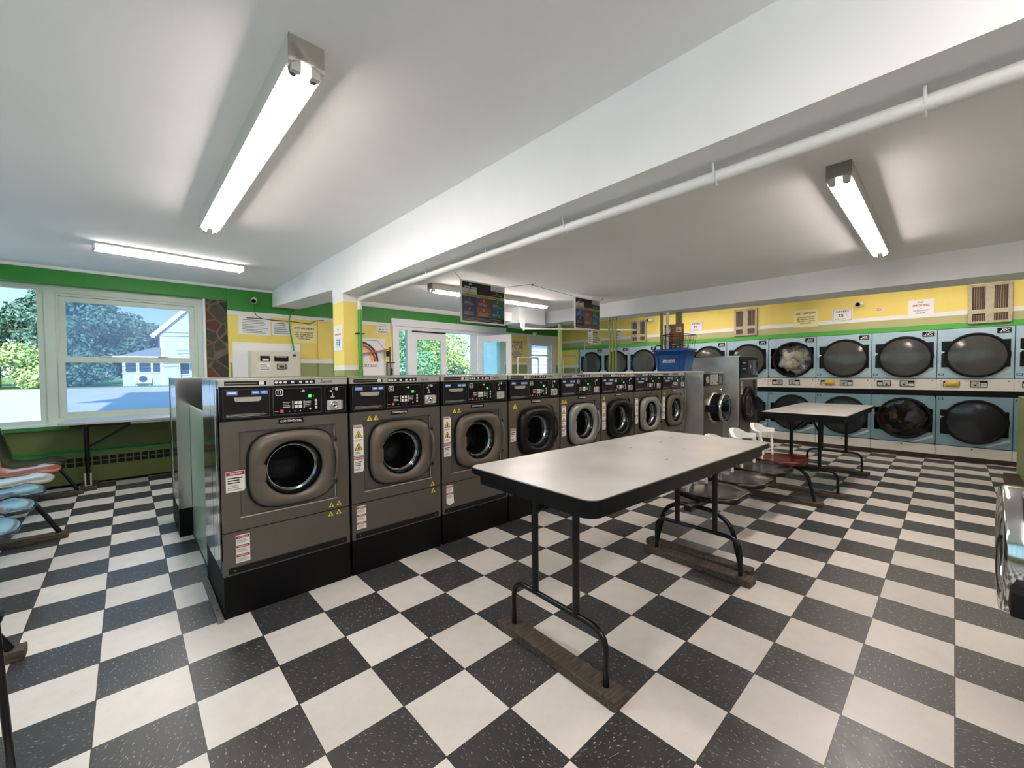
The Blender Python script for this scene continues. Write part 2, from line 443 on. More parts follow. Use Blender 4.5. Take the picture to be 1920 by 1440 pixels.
struct('trim_1', MB().box(XL, .63, BW-.02, BW, 2.625, ZC, CEIL).box(1.01, 5.0, BW-.03, BW, 2.575, 2.605, WHITE).box(1.01, 5.0, BW-.03, BW, 2.605, ZC, CEIL))
struct('trim_2', MB().box(-.225, .03, BW-.012, BW+.01, .745, 2.44, STONE).box(.03, .05, BW-.014, BW, 0, 2.245, YELLOW).box(.03, .05, BW-.014, BW, 2.245, 2.305, WHITE).box(.03, .05, BW-.014, BW, 2.305, 2.62, GREEN))
struct('trim_3', MB().box(1.30, 1.36, BW-.025, BW, 1.59, 2.245, YELLOW).box(1.30, 1.36, BW-.025, BW, 0, 1.525, OLIVE))
# main beam (its underside runs down towards the post, then steps up behind it)
struct('ceiling_beam', MB().prism([(YF, ZC), (YF, 2.268), (3.60, 2.208), (3.60, 2.29), (BW, 2.41), (BW, ZC)], 'x', .63, 1.01, BEAMW))
struct('dryer_beam', MB().prism([(YF, ZC), (YF, 2.325), (5.2, 2.41), (BW, 2.41), (BW, ZC)], 'x', 5.7, 6.25, BEAMW))
c = MB()
for z0, z1, m in [(0, 1.385, OLIVE), (1.385, 1.437, WHITE), (1.437, 2.128, YELLOW), (2.128, 2.21, WHITE)]:
    c.box(.632, .84, 3.3, 3.6, z0, z1, m)
struct('support_column', c)
struct('duct_box', MB().box(4.70, 5.50, 4.8, 5.3, 2.345, ZC, BEAMW).box(4.46, 4.70, 5.0, 5.3, 2.38, 2.56, BEAMW).box(5.5, 5.70, 5.1, 5.3, 2.36, ZC, BEAMW))

# windows and doors
def winframe(mb, x0, x1, z0, z1, y0, y1, t, m):
    mb.box(x0, x0+t, y0, y1, z0, z1, m).box(x1-t, x1, y0, y1, z0, z1, m).box(x0+t, x1-t, y0, y1, z0, z0+t, m).box(x0+t, x1-t, y0, y1, z1-t, z1, m)
    return mb
WY = 6.36
w1 = struct('window_1', winframe(MB(), XL-.15, -1.80, .745, 2.455, WY, WY+.07, .06, SAGE).box(-2.9, -1.86, WY+.02, WY+.07, 2.39, 2.41, WHITE))
part('glass_pane', MB().box(XL-.09, -1.86, WY+.035, WY+.041, .805, 2.395, GLASS), w1)
w2 = struct('window_2', winframe(MB(), -1.80, -.23, .745, 2.455, WY-.02, WY+.07, .085, SAGE))
part('outer_stop', winframe(MB(), -1.715, -.315, .83, 2.37, WY+.0, WY+.07, .03, SAGE), w2)
us = part('upper_sash', winframe(MB(), -1.685, -.345, 1.515, 2.335, WY+.03, WY+.07, .06, SAGE), w2)
part('glass_pane', MB().box(-1.625, -.405, WY+.045, WY+.05, 1.575, 2.275, SCREEN), us)
ls = part('lower_sash', winframe(MB(), -1.70, -.33, .83, 1.59, WY-.012, WY+.028, .06, SAGE).box(-1.64, -.39, WY-.016, WY-.008, 1.515, 1.528, WHITE), w2)
part('glass_pane', MB().box(-1.64, -.39, WY+.005, WY+.01, .89, 1.53, SCREEN), ls)
part('window_lock', MB().box(-1.32, -1.22, WY-.03, WY+.03, 1.59, 1.605, SAGE).box(-.76, -.66, WY-.03, WY+.03, 1.59, 1.605, SAGE), w2)
struct('trim_4', MB().box(XL, -.235, BW-.05, WY, .745, .765, WHITE).box(XL, -.235, BW-.06, BW, .70, .745, DGREEN))
struct('trim_5', MB().box(-.26, -.235, BW-.01, WY+.04, .745, 2.44, WHITE))
# door group: sidelight, closed leaf, open leaf swung into the room
dt = struct('door_1', MB().box(2.67, 2.80, BW-.03, BW+.1, 0, 2.26, DOORW).box(2.64, 5.60, BW-.045, BW+.1, 2.26, 2.40, DOORW).box(5.42, 5.57, BW-.03, BW+.1, 0, 2.26, DOORW)
    .box(2.80, 5.42, BW+.0, BW+.1, 2.195, 2.26, DOORW).box(3.0, 3.1, BW+.0, BW+.1, 0, 2.195, DOORW).box(4.62, 4.74, BW+.0, BW+.1, 0, 2.195, DOORW).box(2.80, 3.0, BW, BW+.1, 0, .25, DOORW).box(4.74, 5.42, BW, BW+.1, 0, .25, DOORW))
part('sidelight_glass', MB().box(2.8, 3.0, BW+.05, BW+.056, .25, 2.195, GLASSD), dt)
part('sidelight_glass', MB().box(4.74, 5.42, BW+.05, BW+.056, .25, 2.195, GLASSD), dt)
def leaf(x0, x1, z1):
    return MB().box(x0, x0+.12, 0, .045, .02, z1, DOORW).box(x1-.12, x1, 0, .045, .02, z1, DOORW).box(x0+.12, x1-.12, 0, .045, .02, .30, DOORW).box(x0+.12, x1-.12, 0, .045, z1-.15, z1, DOORW)
lf = part('door_leaf', leaf(0, .82, 2.17), dt); lf.location = (3.09, BW+.01, 0)
part('leaf_glass', MB().box(.12, .70, .02, .026, .30, 2.02, GLASSD), lf)
part('door_closer', MB().box(.01, .80, -.03, 0, 2.165, 2.19, BLACKM), lf, label='black closer bar')
l2 = part('door_leaf', leaf(0, .82, 2.17), dt); l2.location = (4.735, BW-.03, 0); l2.rotation_euler = (0, 0, math.radians(-66))
part('leaf_glass', MB().box(.12, .70, .02, .026, .30, 2.02, GLASSD), l2)
part('door_handle', MB().box(.72, .76, -.05, 0, .95, 1.1, CHROME), l2)
w3 = struct('window_3', MB().box(6.35, 6.48, BW-.03, BW+.1, .95, 2.24, DOORW).box(7.27, 7.42, BW-.03, BW+.1, .95, 2.24, DOORW).box(6.48, 7.27, BW-.03, BW+.1, 2.08, 2.24, DOORW).box(6.48, 7.27, BW-.03, BW+.1, .95, 1.05, DOORW))
winframe(b := MB(), 6.48, 7.27, 1.05, 2.08, BW+.06, BW+.12, .05, DOORW); b.box(6.53, 7.22, BW+.06, BW+.12, 1.76, 1.80, DOORW)
part('sash', b, w3)
part('glass_pane', MB().box(6.53, 7.22, BW+.1, BW+.105, 1.1, 2.03, GLASSD), w3)


# ---------------------------------------------------------------- washers (local: x 0..0.69 along the front, y into the machine, z up)
WW, WD, WH = .69, .66, 1.322
CXW, CZW = .355, .793
def squared(cx, cz, x0, x1, za, zb, n=64):
    out = []
    for q in range(n):
        a = 2*PI*q/n+PI/n; c, s_ = math.cos(a), math.sin(a)
        r = min(((x1 if c > 0 else x0)-cx)/c, ((zb if s_ > 0 else za)-cz)/s_)
        out.append((cx+r*c, cz+r*s_))
    return out
def tri(mb, x, z, s, y, white=False):
    mb.quad([(x-s*.58, y, z-s/2), (x+s*.58, y, z-s/2), (x, y, z+s/2)], INK if white else YEL)
    k = .78
    if white: mb.quad([(x-s*.58*k, y-.0004, z-s/2+s*.08), (x+s*.58*k, y-.0004, z-s/2+s*.08), (x, y-.0004, z-s/2+s*.08+s*k*.95)], YEL)
    mb.quad([(x-s*.1, y-.0008, z-s*.38), (x+s*.13, y-.0008, z-s*.38), (x+s*.06, y-.0008, z+s*.12), (x-s*.06, y-.0008, z+s*.12)], INK)
def danger(mb, x0, x1, z0, z1, y, word='DANGER', seed=1):
    mb.quad([(x0, y, z0), (x1-.008, y, z0), (x1, y, z0+.01), (x1, y, z1), (x0, y, z1)], LABEL)
    h = min(.02, (z1-z0)*.18)
    mb.rect(x0+.002, x1-.002, z1-h-.003, z1-.003, y-.0004, RED)
    mb.text(word, (x0+x1)/2+.004, z1-h/2-.003, y-.0008, h*.55, LABEL, bold=True)
    mb.lines(x0+.008, x1-.008, z0+(z1-z0)*.38, z1-h-.012, y-.0004, INK, 3, seed, .5)
    mb.lines(x0+.008, x1-.01, z0+.008, z0+(z1-z0)*.34, y-.0004, INKG, 3, seed+1, .35)
def triple(mb, x0, x1, z0, z1, y, torn=False):
    if torn: mb.quad([(x0, y, z0+.02), (x0+.03, y, z0), (x1+.006, y, z0+.015), (x1, y, z0+.09), (x1, y, z1), (x0, y, z1)], LABEL)
    else: mb.rect(x0, x1, z0, z1, y, LABEL)
    H = (z1-z0)/3
    for k in range(2 if torn else 3):
        t = z1-k*H
        mb.rect(x0+.002, x1-.002, t-.02, t-.006, y-.0004, RED)
        mb.text('WARNING', (x0+x1)/2, t-.013, y-.0008, .007, LABEL, bold=True)
        mb.lines(x0+.004, x1-.004, t-H+.006, t-.024, y-.0004, INKG, 5, k, .4)

def b_cabinet(mb):
    C_ = [(CXW+.13*math.cos(2*PI*q/64+PI/64), CZW+.13*math.sin(2*PI*q/64+PI/64)) for q in range(64)]
    mb.frame(squared(CXW, CZW, 0, WW, .235, WH-.004), C_, 'y', .02, .06, STEEL, False)
    mb.box(0, WW, .32, WD, .235, WH-.004, STEEL)
    for x in (0, WW-.004): mb.box(x, x+.004, .012, .33, .235, WH-.004, STEEL)
    mb.box(0, WW, .012, .33, .235, .24, STEEL)
    mb.box(-.003, WW+.003, .0, WD+.01, WH-.006, WH, LID)
    for x in (-.002, WW):                          # folded seams and rivets of the side sheets
        mb.box(x, x+.002, .08, .085, .25, WH-.01, GREYB).box(x, x+.002, .16, .163, .25, WH-.01, STEEL)
        for z in (.4, .62, .9): mb.cyl((x-.002, .045, z), (x+.004, .045, z), .006, CHROME, 8)
def b_front(mb):
    o = rrect(0, WW, .48, 1.09, .004, 2); i = rrect(.09, .605, .555, 1.028, .008, 2)
    mb.frame(o, i, 'y', 0, .02, FRONT, False)
    mb.frame(squared(CXW, CZW, .09, .605, .555, 1.028), [(CXW+.15*math.cos(2*PI*q/64+PI/64), CZW+.15*math.sin(2*PI*q/64+PI/64)) for q in range(64)], 'y', .014, .018, FRONT, False)
    mb.box(.084, .61, -.002, .004, .547, .553, SILV)
    mb.box(.606, .611, -.002, .004, .556, 1.03, GREYB).box(.087, .611, -.001, .004, 1.026, 1.031, GREYB).box(.086, .090, -.001, .004, .556, 1.03, GREYB).box(.600, .605, .0, .005, .56, 1.02, SILV)
def b_front2(mb):
    o = rrect(0, WW, .48, 1.09, .004, 2); i = rrect(.09, .605, .555, 1.028, .05, 2)
    mb.frame(o, i, 'y', 0, .02, FRONT2, False); mb.frame(squared(CXW, CZW, .09, .605, .555, 1.028), [(CXW+.15*math.cos(2*PI*q/64+PI/64), CZW+.15*math.sin(2*PI*q/64+PI/64)) for q in range(64)], 'y', .014, .018, FRONT2, False)
def b_lower(mb):
    mb.box(0, WW, .0, .02, .237, .474, FRONT).box(0, WW, .006, .02, .474, .48, BLACKM)
    mb.prism(rrect(.02, .67, .243, .282, .008), 'y', -.002, .004, GREYB)
    mb.box(.022, .668, -.003, .0, .246, .279, BLACKM)
    for x in (.05, .64): mb.cyl((x, -.006, .262), (x, 0, .262), .004, CHROME, 8)
def b_control(mb):
    mb.box(0, WW, .0, .02, 1.09, 1.281, BLACK).box(0, WW, -.002, .02, 1.281, WH-.006, SILV)
    mb.rect(.025, .227, 1.287, 1.311, -.0025, BLACKM); mb.lines(.03, .19, 1.293, 1.305, -.003, INKG, 1, 3, .5)
    mb.box(.19, .216, -.003, -.0025, 1.290, 1.308, LABEL)
    mb.rect(.265, .493, 1.287, 1.313, -.0025, BLACKM)
    for k, x in enumerate((.278, .30, .325, .365, .41, .445, .47)):
        mb.prism(superell(x, 1.30, .009, .007, 2, 10), 'y', -.0035, -.0025, LABEL)
    mb.text('Express', .56, 1.30, -.0025, .021, INK, bold=True, lean=.25)
    mb.frame(rrect(.258, .53, 1.107, 1.266, .006), rrect(.262, .526, 1.111, 1.262, .006), 'y', -.002, .001, GREYB)
    mb.frame(rrect(.548, .68, 1.107, 1.266, .006), rrect(.551, .677, 1.11, 1.263, .006), 'y', -.002, .001, GREYB)
    # keypad and small legends
    for a in range(2):
        for d in range(2):
            x = .382+a*.023; z = 1.176-d*.023
            mb.rect(x-.009, x+.009, z-.009, z+.009, -.0015, LABEL); mb.text(str(1+a+2*d), x, z, -.002, .011, INK)
        mb.lines(.31, .352, 1.148, 1.186, -.0015, LABEL, 4, a, .3); mb.lines(.432, .475, 1.148, 1.186, -.0015, LABEL, 4, 5, .25)
    for x in (.362, .366, .425, .429): mb.rect(x-.001, x+.001, 1.142, 1.188, -.0015, LABEL)
    for z in (1.185, 1.163, 1.141): mb.rect(.489, .503, z-.008, z+.008, -.0015, PGREY)
    mb.rect(.296, .314, 1.121, 1.138, -.0015, mat('button_red', 'd8594f', .4)); mb.rect(.265, .288, 1.127, 1.132, -.0015, INKG)
    for x in (.345, .375, .405): mb.rect(x-.003, x+.003, 1.124, 1.129, -.0015, LABEL)
    mb.cyl((.462, -.0015, 1.135), (.462, 0, 1.135), .006, PGREY, 10)
    mb.cyl((.425, -.0015, 1.245), (.425, 0, 1.245), .008, PGREY, 12); mb.rect(.408, .43, 1.244, 1.246, -.0018, LABEL)
    mb.rect(.452, .47, 1.205, 1.222, -.0015, GLED); mb.rect(.48, .486, 1.207, 1.22, -.0015, mat('display_dim', '2f6b39', .4))
    mb.text('c', .598, 1.254, -.002, .012, LABEL)
    mb.cyl((.622, -.002, 1.252), (.622, 0, 1.252), .010, PGREY, 14); mb.cyl((.587, -.002, 1.238), (.587, 0, 1.238), .007, PGREY, 12)
    mb.rect(.595, .599, 1.205, 1.225, -.0015, LABEL).rect(.585, .61, 1.198, 1.202, -.0015, LABEL)
def b_drawer(mb):
    mb.box(.015, .242, -.004, .002, 1.106, 1.266, BLACKM)
    mb.frame(rrect(.015, .242, 1.106, 1.266, .006), rrect(.018, .239, 1.109, 1.263, .006), 'y', -.006, -.003, GREYB)
    for x0, x1 in ((.033, .085), (.152, .19), (.194, .232)): mb.rect(x0, x1, 1.235, 1.257, -.0065, BLUE); mb.rect(x0+.006, x1-.006, 1.243, 1.25, -.007, LABEL)
    mb.lines(.03, .232, 1.113, 1.130, -.0065, PGREY, 3, 7, .3)
def b_dhandle(mb):
    mb.prism([(.066, 1.222), (.198, 1.222), (.194, 1.203), (.184, 1.197), (.08, 1.197), (.07, 1.203)], 'y', -.016, -.004, SILV)
def b_coin(mb):
    mb.prism(rrect(.560, .648, 1.118, 1.181, .006), 'y', -.006, -.001, STEELB)
    mb.lathe([(.024, -.008), (.026, -.012), (.018, -.014), (.016, -.010), (.009, -.016), (0, -.016)], (.602, 0, 1.148), 'y', CHROME, 24)
    mb.lathe([(.006, -.0165), (0, -.0165)], (.602, 0, 1.148), 'y', BLACKM, 10)
    mb.box(.648, .658, -.008, -.001, 1.122, 1.178, CHROME)
    for x, z in ((.566, 1.124), (.64, 1.126)): mb.cyl((x, -.009, z), (x, -.005, z), .003, LABEL, 8)
def b_coinsq(mb):
    mb.prism(rrect(.565, .645, 1.118, 1.181, .003), 'y', -.008, -.001, STEELB); mb.cyl((.602, -.010, 1.15), (.602, -.007, 1.15), .004, BLACKM, 8)
    mb.box(.65, .658, -.014, -.001, 1.12, 1.178, CHROME)
CXW, CZW = .355, .793
def b_ring(dm):
    def fn(mb):
        O = superell(.362, .793, .235, .217, 3.6, 64); O2 = superell(.362, .793, .222, .204, 3.6, 64)
        I = [(CXW+.168*math.cos(2*PI*k/64), CZW+.168*math.sin(2*PI*k/64)) for k in range(64)]
        I2 = [(CXW+.160*math.cos(2*PI*k/64), CZW+.160*math.sin(2*PI*k/64)) for k in range(64)]
        n = 64
        loops = [(O, .012), (O, -.022), (O2, -.040), (I, -.046), (I2, -.030), (I2, .0)]
        vs = [(a, y, b) for L_, y in loops for a, b in L_]
        fs = [(i*n+k, i*n+(k+1) % n, (i+1)*n+(k+1) % n, (i+1)*n+k) for i in range(5) for k in range(n)]
        mb.add(vs, fs, dm, True)
        mb.prism(rrect(.150, .205, .745, .835, .004), 'y', -.047, -.038, dm)
    return fn
def b_gasket(mb):
    mb.frame(superell(.362, .793, .243, .225, 3.6, 64), superell(.362, .793, .225, .207, 3.6, 64), 'y', -.006, .012, BLACKM)
def b_bowl(mb):                                  # dished glass bowl and the drum seen through it
    mb.lathe([(.160, -.028), (.156, -.014), (.150, -.004), (.145, .002)], (CXW, 0, CZW), 'y', DGLASS, 48)
    mb.lathe([(.145, .002), (.140, .014), (.134, .016), (.130, .03), (.127, .034), (.124, .06)], (CXW, 0, CZW), 'y', DRUM, 48)
    mb.lathe([(.124, .06), (.126, .31), (.06, .312), (0, .312)], (CXW, 0, CZW), 'y', DRUMD, 48)
    for k in range(3): mb.lathe([(.126, .10+.06*k), (.122, .106+.06*k), (.126, .112+.06*k)], (CXW, 0, CZW), 'y', DRUM, 48)
def b_whandle(m):
    def fn(mb):
        mb.tube([(.590, -.030, .685), (.598, -.050, .73), (.602, -.056, .80), (.598, -.050, .87), (.590, -.030, .915)], .010, m, 8)
    return fn
def b_hinge(mb):
    for z in (.668, .932):
        mb.box(.572, .606, -.036, .014, z-.018, z+.018, GREYB); mb.cyl((.598, -.040, z), (.598, -.034, z), .008, BLACKM, 10)
def b_badge(mb):
    mb.prism(rrect(.285, .42, 1.056, 1.083, .003), 'y', -.004, .001, BLACK)
    mb.text('CONTINENTAL', .3525, 1.071, -.0045, .012, LABEL, w=.118, bold=True, lean=.2); mb.rect(.365, .412, 1.060, 1.062, -.0045, INKG)
def b_plinth(mb): mb.box(.0, WW, .006, WD, 0, .235, PLINTH)
def washer(i, label, door, front, labels, number, low='triple', coin='round', loc=None, rz=0, group='grey front-loading washers in the long row'):
    t = thing('washing_machine', label, 'washing machine', loc or (-.73+i*.7075, 1.51, 0), rz, group)
    cpart('cabinet', (), b_cabinet, t); cpart('plinth', (), b_plinth, t)
    cpart('front_panel', (front.name,), b_front if front is FRONT else b_front2, t)
    cpart('lower_panel', (), b_lower, t)
    cp = cpart('control_panel', (), b_control, t)
    if number:
        nb = MB(); nb.frame(rrect(.273, .312, 1.222, 1.258, .006), rrect(.276, .309, 1.225, 1.255, .005), 'y', -.002, -.001, LABEL); nb.text(str(number), .2925, 1.24, -.002, .02, LABEL, bold=True)
        part('number_plate', nb, cp)
    dr = cpart('detergent_drawer', (), b_drawer, t); cpart('drawer_handle', (), b_dhandle, dr, .002, 'silver drawer grip')
    cpart('coin_slot', (coin,), b_coin if coin == 'round' else b_coinsq, t)
    d = cpart('door', (door.name,), b_ring(door), t)
    cpart('door_gasket', (), b_gasket, d); cpart('door_window', (), b_bowl, d); cpart('door_handle', (door.name,), b_whandle(door), d); cpart('hinge', (), b_hinge, d)
    cpart('badge', (), b_badge, t)
    k = 0
    for kind, x0, x1, z0, z1 in labels:
        def fn(mb, kind=kind, x0=x0, x1=x1, z0=z0, z1=z1):
            if kind == 'danger': danger(mb, x0, x1, z0, z1, -.0015)
            elif kind == 'sign':
                mb.quad([(x0, -.0015, z0), (x1, -.0015, z0), (x1, -.0015, z1-.02), (x1-.012, -.0015, z1), (x0, -.0015, z1)], LABEL)
                mb.rect(x0+.002, x1-.012, z1-.018, z1-.004, -.002, RED); mb.text('WARNING', (x0+x1)/2-.004, z1-.011, -.0024, .008, LABEL, bold=True)
                h = z1-z0
                tri(mb, (x0+x1)/2, z0+h*.70, h*.24, -.002, True); tri(mb, (x0+x1)/2, z0+h*.30, h*.24, -.002, True)
                mb.lines(x0+.006, x1-.006, z0+h*.46, z0+h*.54, -.002, INKG, 2, 1, .4); mb.lines(x0+.006, x1-.006, z0+h*.05, z0+h*.14, -.002, INKG, 2, 2, .4)
            elif kind == 'tri': tri(mb, x0, z0, x1, -.0025)
            elif kind == 'triple': triple(mb, x0, x1, z0, z1, -.0015)
            elif kind == 'torn': triple(mb, x0, x1, z0, z1, -.0015, True)
        cpart('warning_sticker' if kind == 'tri' else 'warning_label', (kind, x0, x1, z0, z1), fn, t)
    return t
S = 'sign'; D = 'danger'; TR = 'tri'
UP2 = [(S, .018, .085, .80, 1.005), (D, .018, .085, .69, .795)]
washer(0, 'grey washer at the near end of the row, numbered 11', DOORG, FRONT, [(D, .02, .11, .70, .815), ('triple', .058, .125, .30, .455), (TR, .575, .03, .512, 0), (TR, .622, .03, .515, 0), (TR, .57, .03, .455, 0), (TR, .62, .03, .458, 0)], 11)
washer(1, 'grey washer numbered 12, second from the near end', DOORG, FRONT, UP2+[(TR, .13, .035, 1.045, 0), (TR, .175, .035, 1.045, 0), (TR, .618, .034, .505, 0), (TR, .622, .034, .452, 0), ('triple', .03, .095, .305, .46)], 12)
washer(2, 'grey washer numbered 13, with a torn lower label', DOORG, FRONT, UP2+[(TR, .12, .034, 1.045, 0), (TR, .165, .034, 1.045, 0), ('torn', .035, .10, .30, .46)], 13, coin='square')
washer(3, 'washer with a black door, between the number 13 washer and the light grey door', DOORB, FRONT2, [(D, .018, .085, .72, .84), (TR, .075, .05, 1.04, 0)], 14)
washer(4, 'washer with a light grey door, fifth from the near end', DOORL, FRONT, UP2+[(TR, .035, .04, 1.045, 0), (TR, .08, .04, 1.045, 0)], 15, coin='square')
washer(5, 'washer with a black door just beyond the light grey door', DOORB, FRONT2, UP2+[(TR, .05, .045, 1.045, 0)], 16)
washer(6, 'washer with a grey door, next to last of the matching row', DOORL, FRONT2, UP2, 17)
washer(7, 'washer with a grey door at the far end beside the plain steel side', DOORG, FRONT2, UP2+[(TR, .06, .04, 1.045, 0)], 18)

# back row, back to back with the first; only its end and tops show
def back_washer(x, label, grp=None):
    return washer(0, label, DOORG, FRONT, [], None, loc=(x+WW, 3.83, 0), rz=PI, group=grp)
back_washer(-.80, 'steel machine of the back row at the window end, its side toward the aisle')
for k in range(6): back_washer(.90+k*.7075, 'steel washer of the back row, beyond the yellow post', 'washers of the back row')
back_washer(-.80+.7075, 'steel washer of the back row, between its end machine and the yellow post')
one('gap_panel', MB().box(-.712, -.702, 2.19, 3.14, 0, 1.10, GAPP).box(-.715, -.702, 2.19, 3.14, 1.085, 1.10, BEIGE).box(-.715, -.70, 2.19, 3.14, 0, .02, GREYB),
    'steel sheet closing the gap between the two washer rows', 'panel')
one('floor_strip', MB().box(-.765, -.737, 1.495, 2.155, 0, .018, mat('strip_grey', '77736a', .5, noise=.2, scale=20)).cyl((-.75, 1.62, .018), (-.75, 1.62, .022), .006, CHROME, 8).cyl((-.75, 1.95, .018), (-.75, 1.95, .022), .006, CHROME, 8),
    'worn grey strip on the floor along the end of the first washer', 'strip')
one('worktop', MB().box(3.25, 5.62, 1.515, 2.10, WH, WH+.016, LABEL), 'white board lying on top of the far washers', 'board', bevel=.002)

# ---------------------------------------------------------------- the two larger machines at the end of the row
t = thing('washer_extractor', 'steel washer with a round open door and silver keypad', 'washing machine', (4.945, 1.24, 0))
part('cabinet', MB().box(0, .68, .012, .27, .12, WH-.02, STEELB).box(0, .68, .27, .84, 0, WH-.02, STEELB), t, .004)
part('lid', MB().box(-.004, .69, -.012, .255, WH-.02, WH, LID), t)
part('plinth', MB().box(.01, .67, .02, .27, 0, .12, PLINTH), t)
part('front_panel', MB().box(.0, .68, 0, .012, .12, 1.12, FRONT2), t)
part('control_panel', MB().box(.0, .68, -.004, .012, 1.12, WH-.024, BLACK).rect(.19, .50, 1.135, 1.285, -.005, SILV).lathe([(.05, -.006), (.045, -.012), (.03, -.012), (.0, -.008)], (.10, 0, 1.21), 'y', STEELB)
    .rect(.55, .565, 1.14, 1.27, -.005, LABEL).rect(.60, .615, 1.14, 1.27, -.005, LABEL).text('A', .25, 1.25, -.006, .012, INK).lines(.27, .47, 1.19, 1.26, -.006, INKG, 4, 2, .2)
    .cyl((.27, -.012, 1.165), (.27, -.004, 1.165), .012, BLACKM, 12).cyl((.47, -.012, 1.165), (.47, -.004, 1.165), .012, BLACKM, 12), t)
part('knob', MB().lathe([(.03, .0), (.028, -.03), (.015, -.035), (0, -.035)], (.58, 0, 1.05), 'y', CHROME, 20), t)
d = part('door', MB().lathe([(.225, 0), (.235, -.02), (.222, -.04), (.205, -.045)], (.30, 0, .80), 'y', CHROME).lathe([(.205, -.045), (.20, -.15)], (.30, 0, .80), 'y', BLACKM).lathe([(.20, -.15), (.212, -.155), (.212, -.185), (.19, -.195), (.165, -.185)], (.30, 0, .80), 'y', CHROME), t)
part('door_window', MB().lathe([(.165, -.185), (.1, -.20), (0, -.205)], (.30, 0, .80), 'y', DGLASS), d)
part('door_handle', MB().box(.46, .60, -.14, -.11, .77, .80, BLACKM), d, .004)
part('hinge', MB().box(.03, .12, -.12, .0, .75, .85, BLACKM), d)
t = thing('large_washer', 'tall steel washer at the end of the row, black door', 'washing machine', (5.645, 1.0, 0))
part('cabinet', MB().box(0, .80, .015, .235, .15, 1.55, STEELB).box(0, .80, .235, .86, 0, 1.55, STEELB), t, .004)
part('lid', MB().box(-.004, .804, 0, .86, 1.55, 1.565, LID), t)
part('plinth', MB().box(.0, .80, .03, .235, 0, .15, PLINTH), t)
part('front_panel', MB().box(0, .80, 0, .015, .15, 1.22, FRONT2).box(.62, .66, -.02, 0, .3, 1.18, GREYB), t)
part('control_panel', MB().box(0, .80, -.004, .015, 1.22, 1.55, BLACK).rect(.08, .26, 1.30, 1.50, -.005, BLACKM).rect(.1, .24, 1.45, 1.465, -.006, PGREY).rect(.1, .24, 1.36, 1.372, -.006, PGREY).rect(.36, .58, 1.30, 1.50, -.005, GREYB)
    .cyl((.46, -.006, 1.40), (.46, -.004, 1.40), .03, PGREY, 14).box(.64, .74, -.03, 0, 1.27, 1.50, CHROME).box(-.004, .806, -.06, -.004, 1.20, 1.225, SILV), t)
d = part('door', MB().lathe([(.27, .0), (.275, -.03), (.25, -.05), (.21, -.05), (.2, -.02)], (.33, 0, .82), 'y', DOORB, 48), t)
part('door_window', MB().lathe([(.2, -.02), (.18, .0), (.1, .005), (0, .006)], (.33, 0, .82), 'y', DGLASS).lathe([(.15, -.02), (.158, -.025), (.15, -.03), (.142, -.025)], (.33, 0, .80), 'y', CHROME, 32), d)
part('door_handle', MB().box(.58, .64, -.06, -.01, .72, .92, DOORB), d)
part('warning_label', MB().rect(.05, .11, .98, 1.18, -.002, LABEL).lines(.055, .105, 1.0, 1.16, -.003, INKG, 7, 4), t)

# chrome washer door at the right edge of the view
t = thing('large_washer', 'steel washer by the viewer with a thick chrome door ring', 'washing machine', (1.85, -1.50, 0), PI)
part('cabinet', MB().box(.08, .88, .0, .85, .14, 1.45, STEELB), t, .004)
part('plinth', MB().box(.09, .87, .02, .84, 0, .14, PLINTH), t)
part('control_panel', MB().box(.09, .87, -.01, 0, 1.2, 1.44, BLACK), t)
d = part('door', MB().lathe([(.2, -.0), (.236, -.01), (.238, -.075), (.230, -.078), (.230, -.088), (.238, -.091), (.238, -.165), (.228, -.175), (.2, -.175), (.17, -.15), (.16, -.1)], (.48, 0, .66), 'y', CHROME, 64), t)
part('door_window', MB().lathe([(.165, -.12), (.12, -.125), (0, -.13)], (.48, 0, .66), 'y', DGLASS), d)
part('door_latch', MB().box(.62, .76, -.16, -.05, .50, .59, BLACKM), d, .006)

# ---------------------------------------------------------------- tumble dryers (local: x 0..0.734 from viewer's left, y into wall, z up)
PW = .734
def notch(cx, cz, R, x0, x1, z0, z1, n=20):
    # band with a round bulge above and below
    ht = z1-cz; hb = cz-z0
    at = math.acos(min(1, ht/R)); ab = math.acos(min(1, hb/R))
    top = [(cx+R*math.sin(a), cz+R*math.cos(a)) for a in [at-2*at*k/n for k in range(n+1)]]
    bot = [(cx-R*math.sin(a), cz-R*math.cos(a)) for a in [ab-2*ab*k/n for k in range(n+1)]]
    return [(x1, z1)]+top+[(x0, z1), (x0, z0)]+bot+[(x1, z0)]
UCX, UCZ, LCZ = .388, 1.53, .585
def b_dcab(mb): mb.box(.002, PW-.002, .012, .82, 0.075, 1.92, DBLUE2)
def b_upper(mb):
    mb.box(.004, PW-.004, 0, .012, 1.203, 1.918, DBLUE)
    mb.prism(notch(UCX, UCZ, .318, .045, .70, 1.363, 1.742), 'y', -.004, .002, BLACK)
    mb.box(0, .005, -.003, .004, 1.203, 1.918, SEAM)
    mb.box(PW-.034, PW-.026, -.006, 0, 1.36, 1.75, DBLUE)
    mb.quad([(.47, -.001, 1.205), (.52, -.001, 1.205), (.715, -.001, 1.30), (.715, -.001, 1.335)], mat('stripe_silver', 'd4dcdc', .35))
    mb.prism(rrect(.02, .075, 1.245, 1.275, .003), 'y', -.002, 0, SEAM); mb.rect(.03, .065, 1.251, 1.269, -.003, DBLUE)
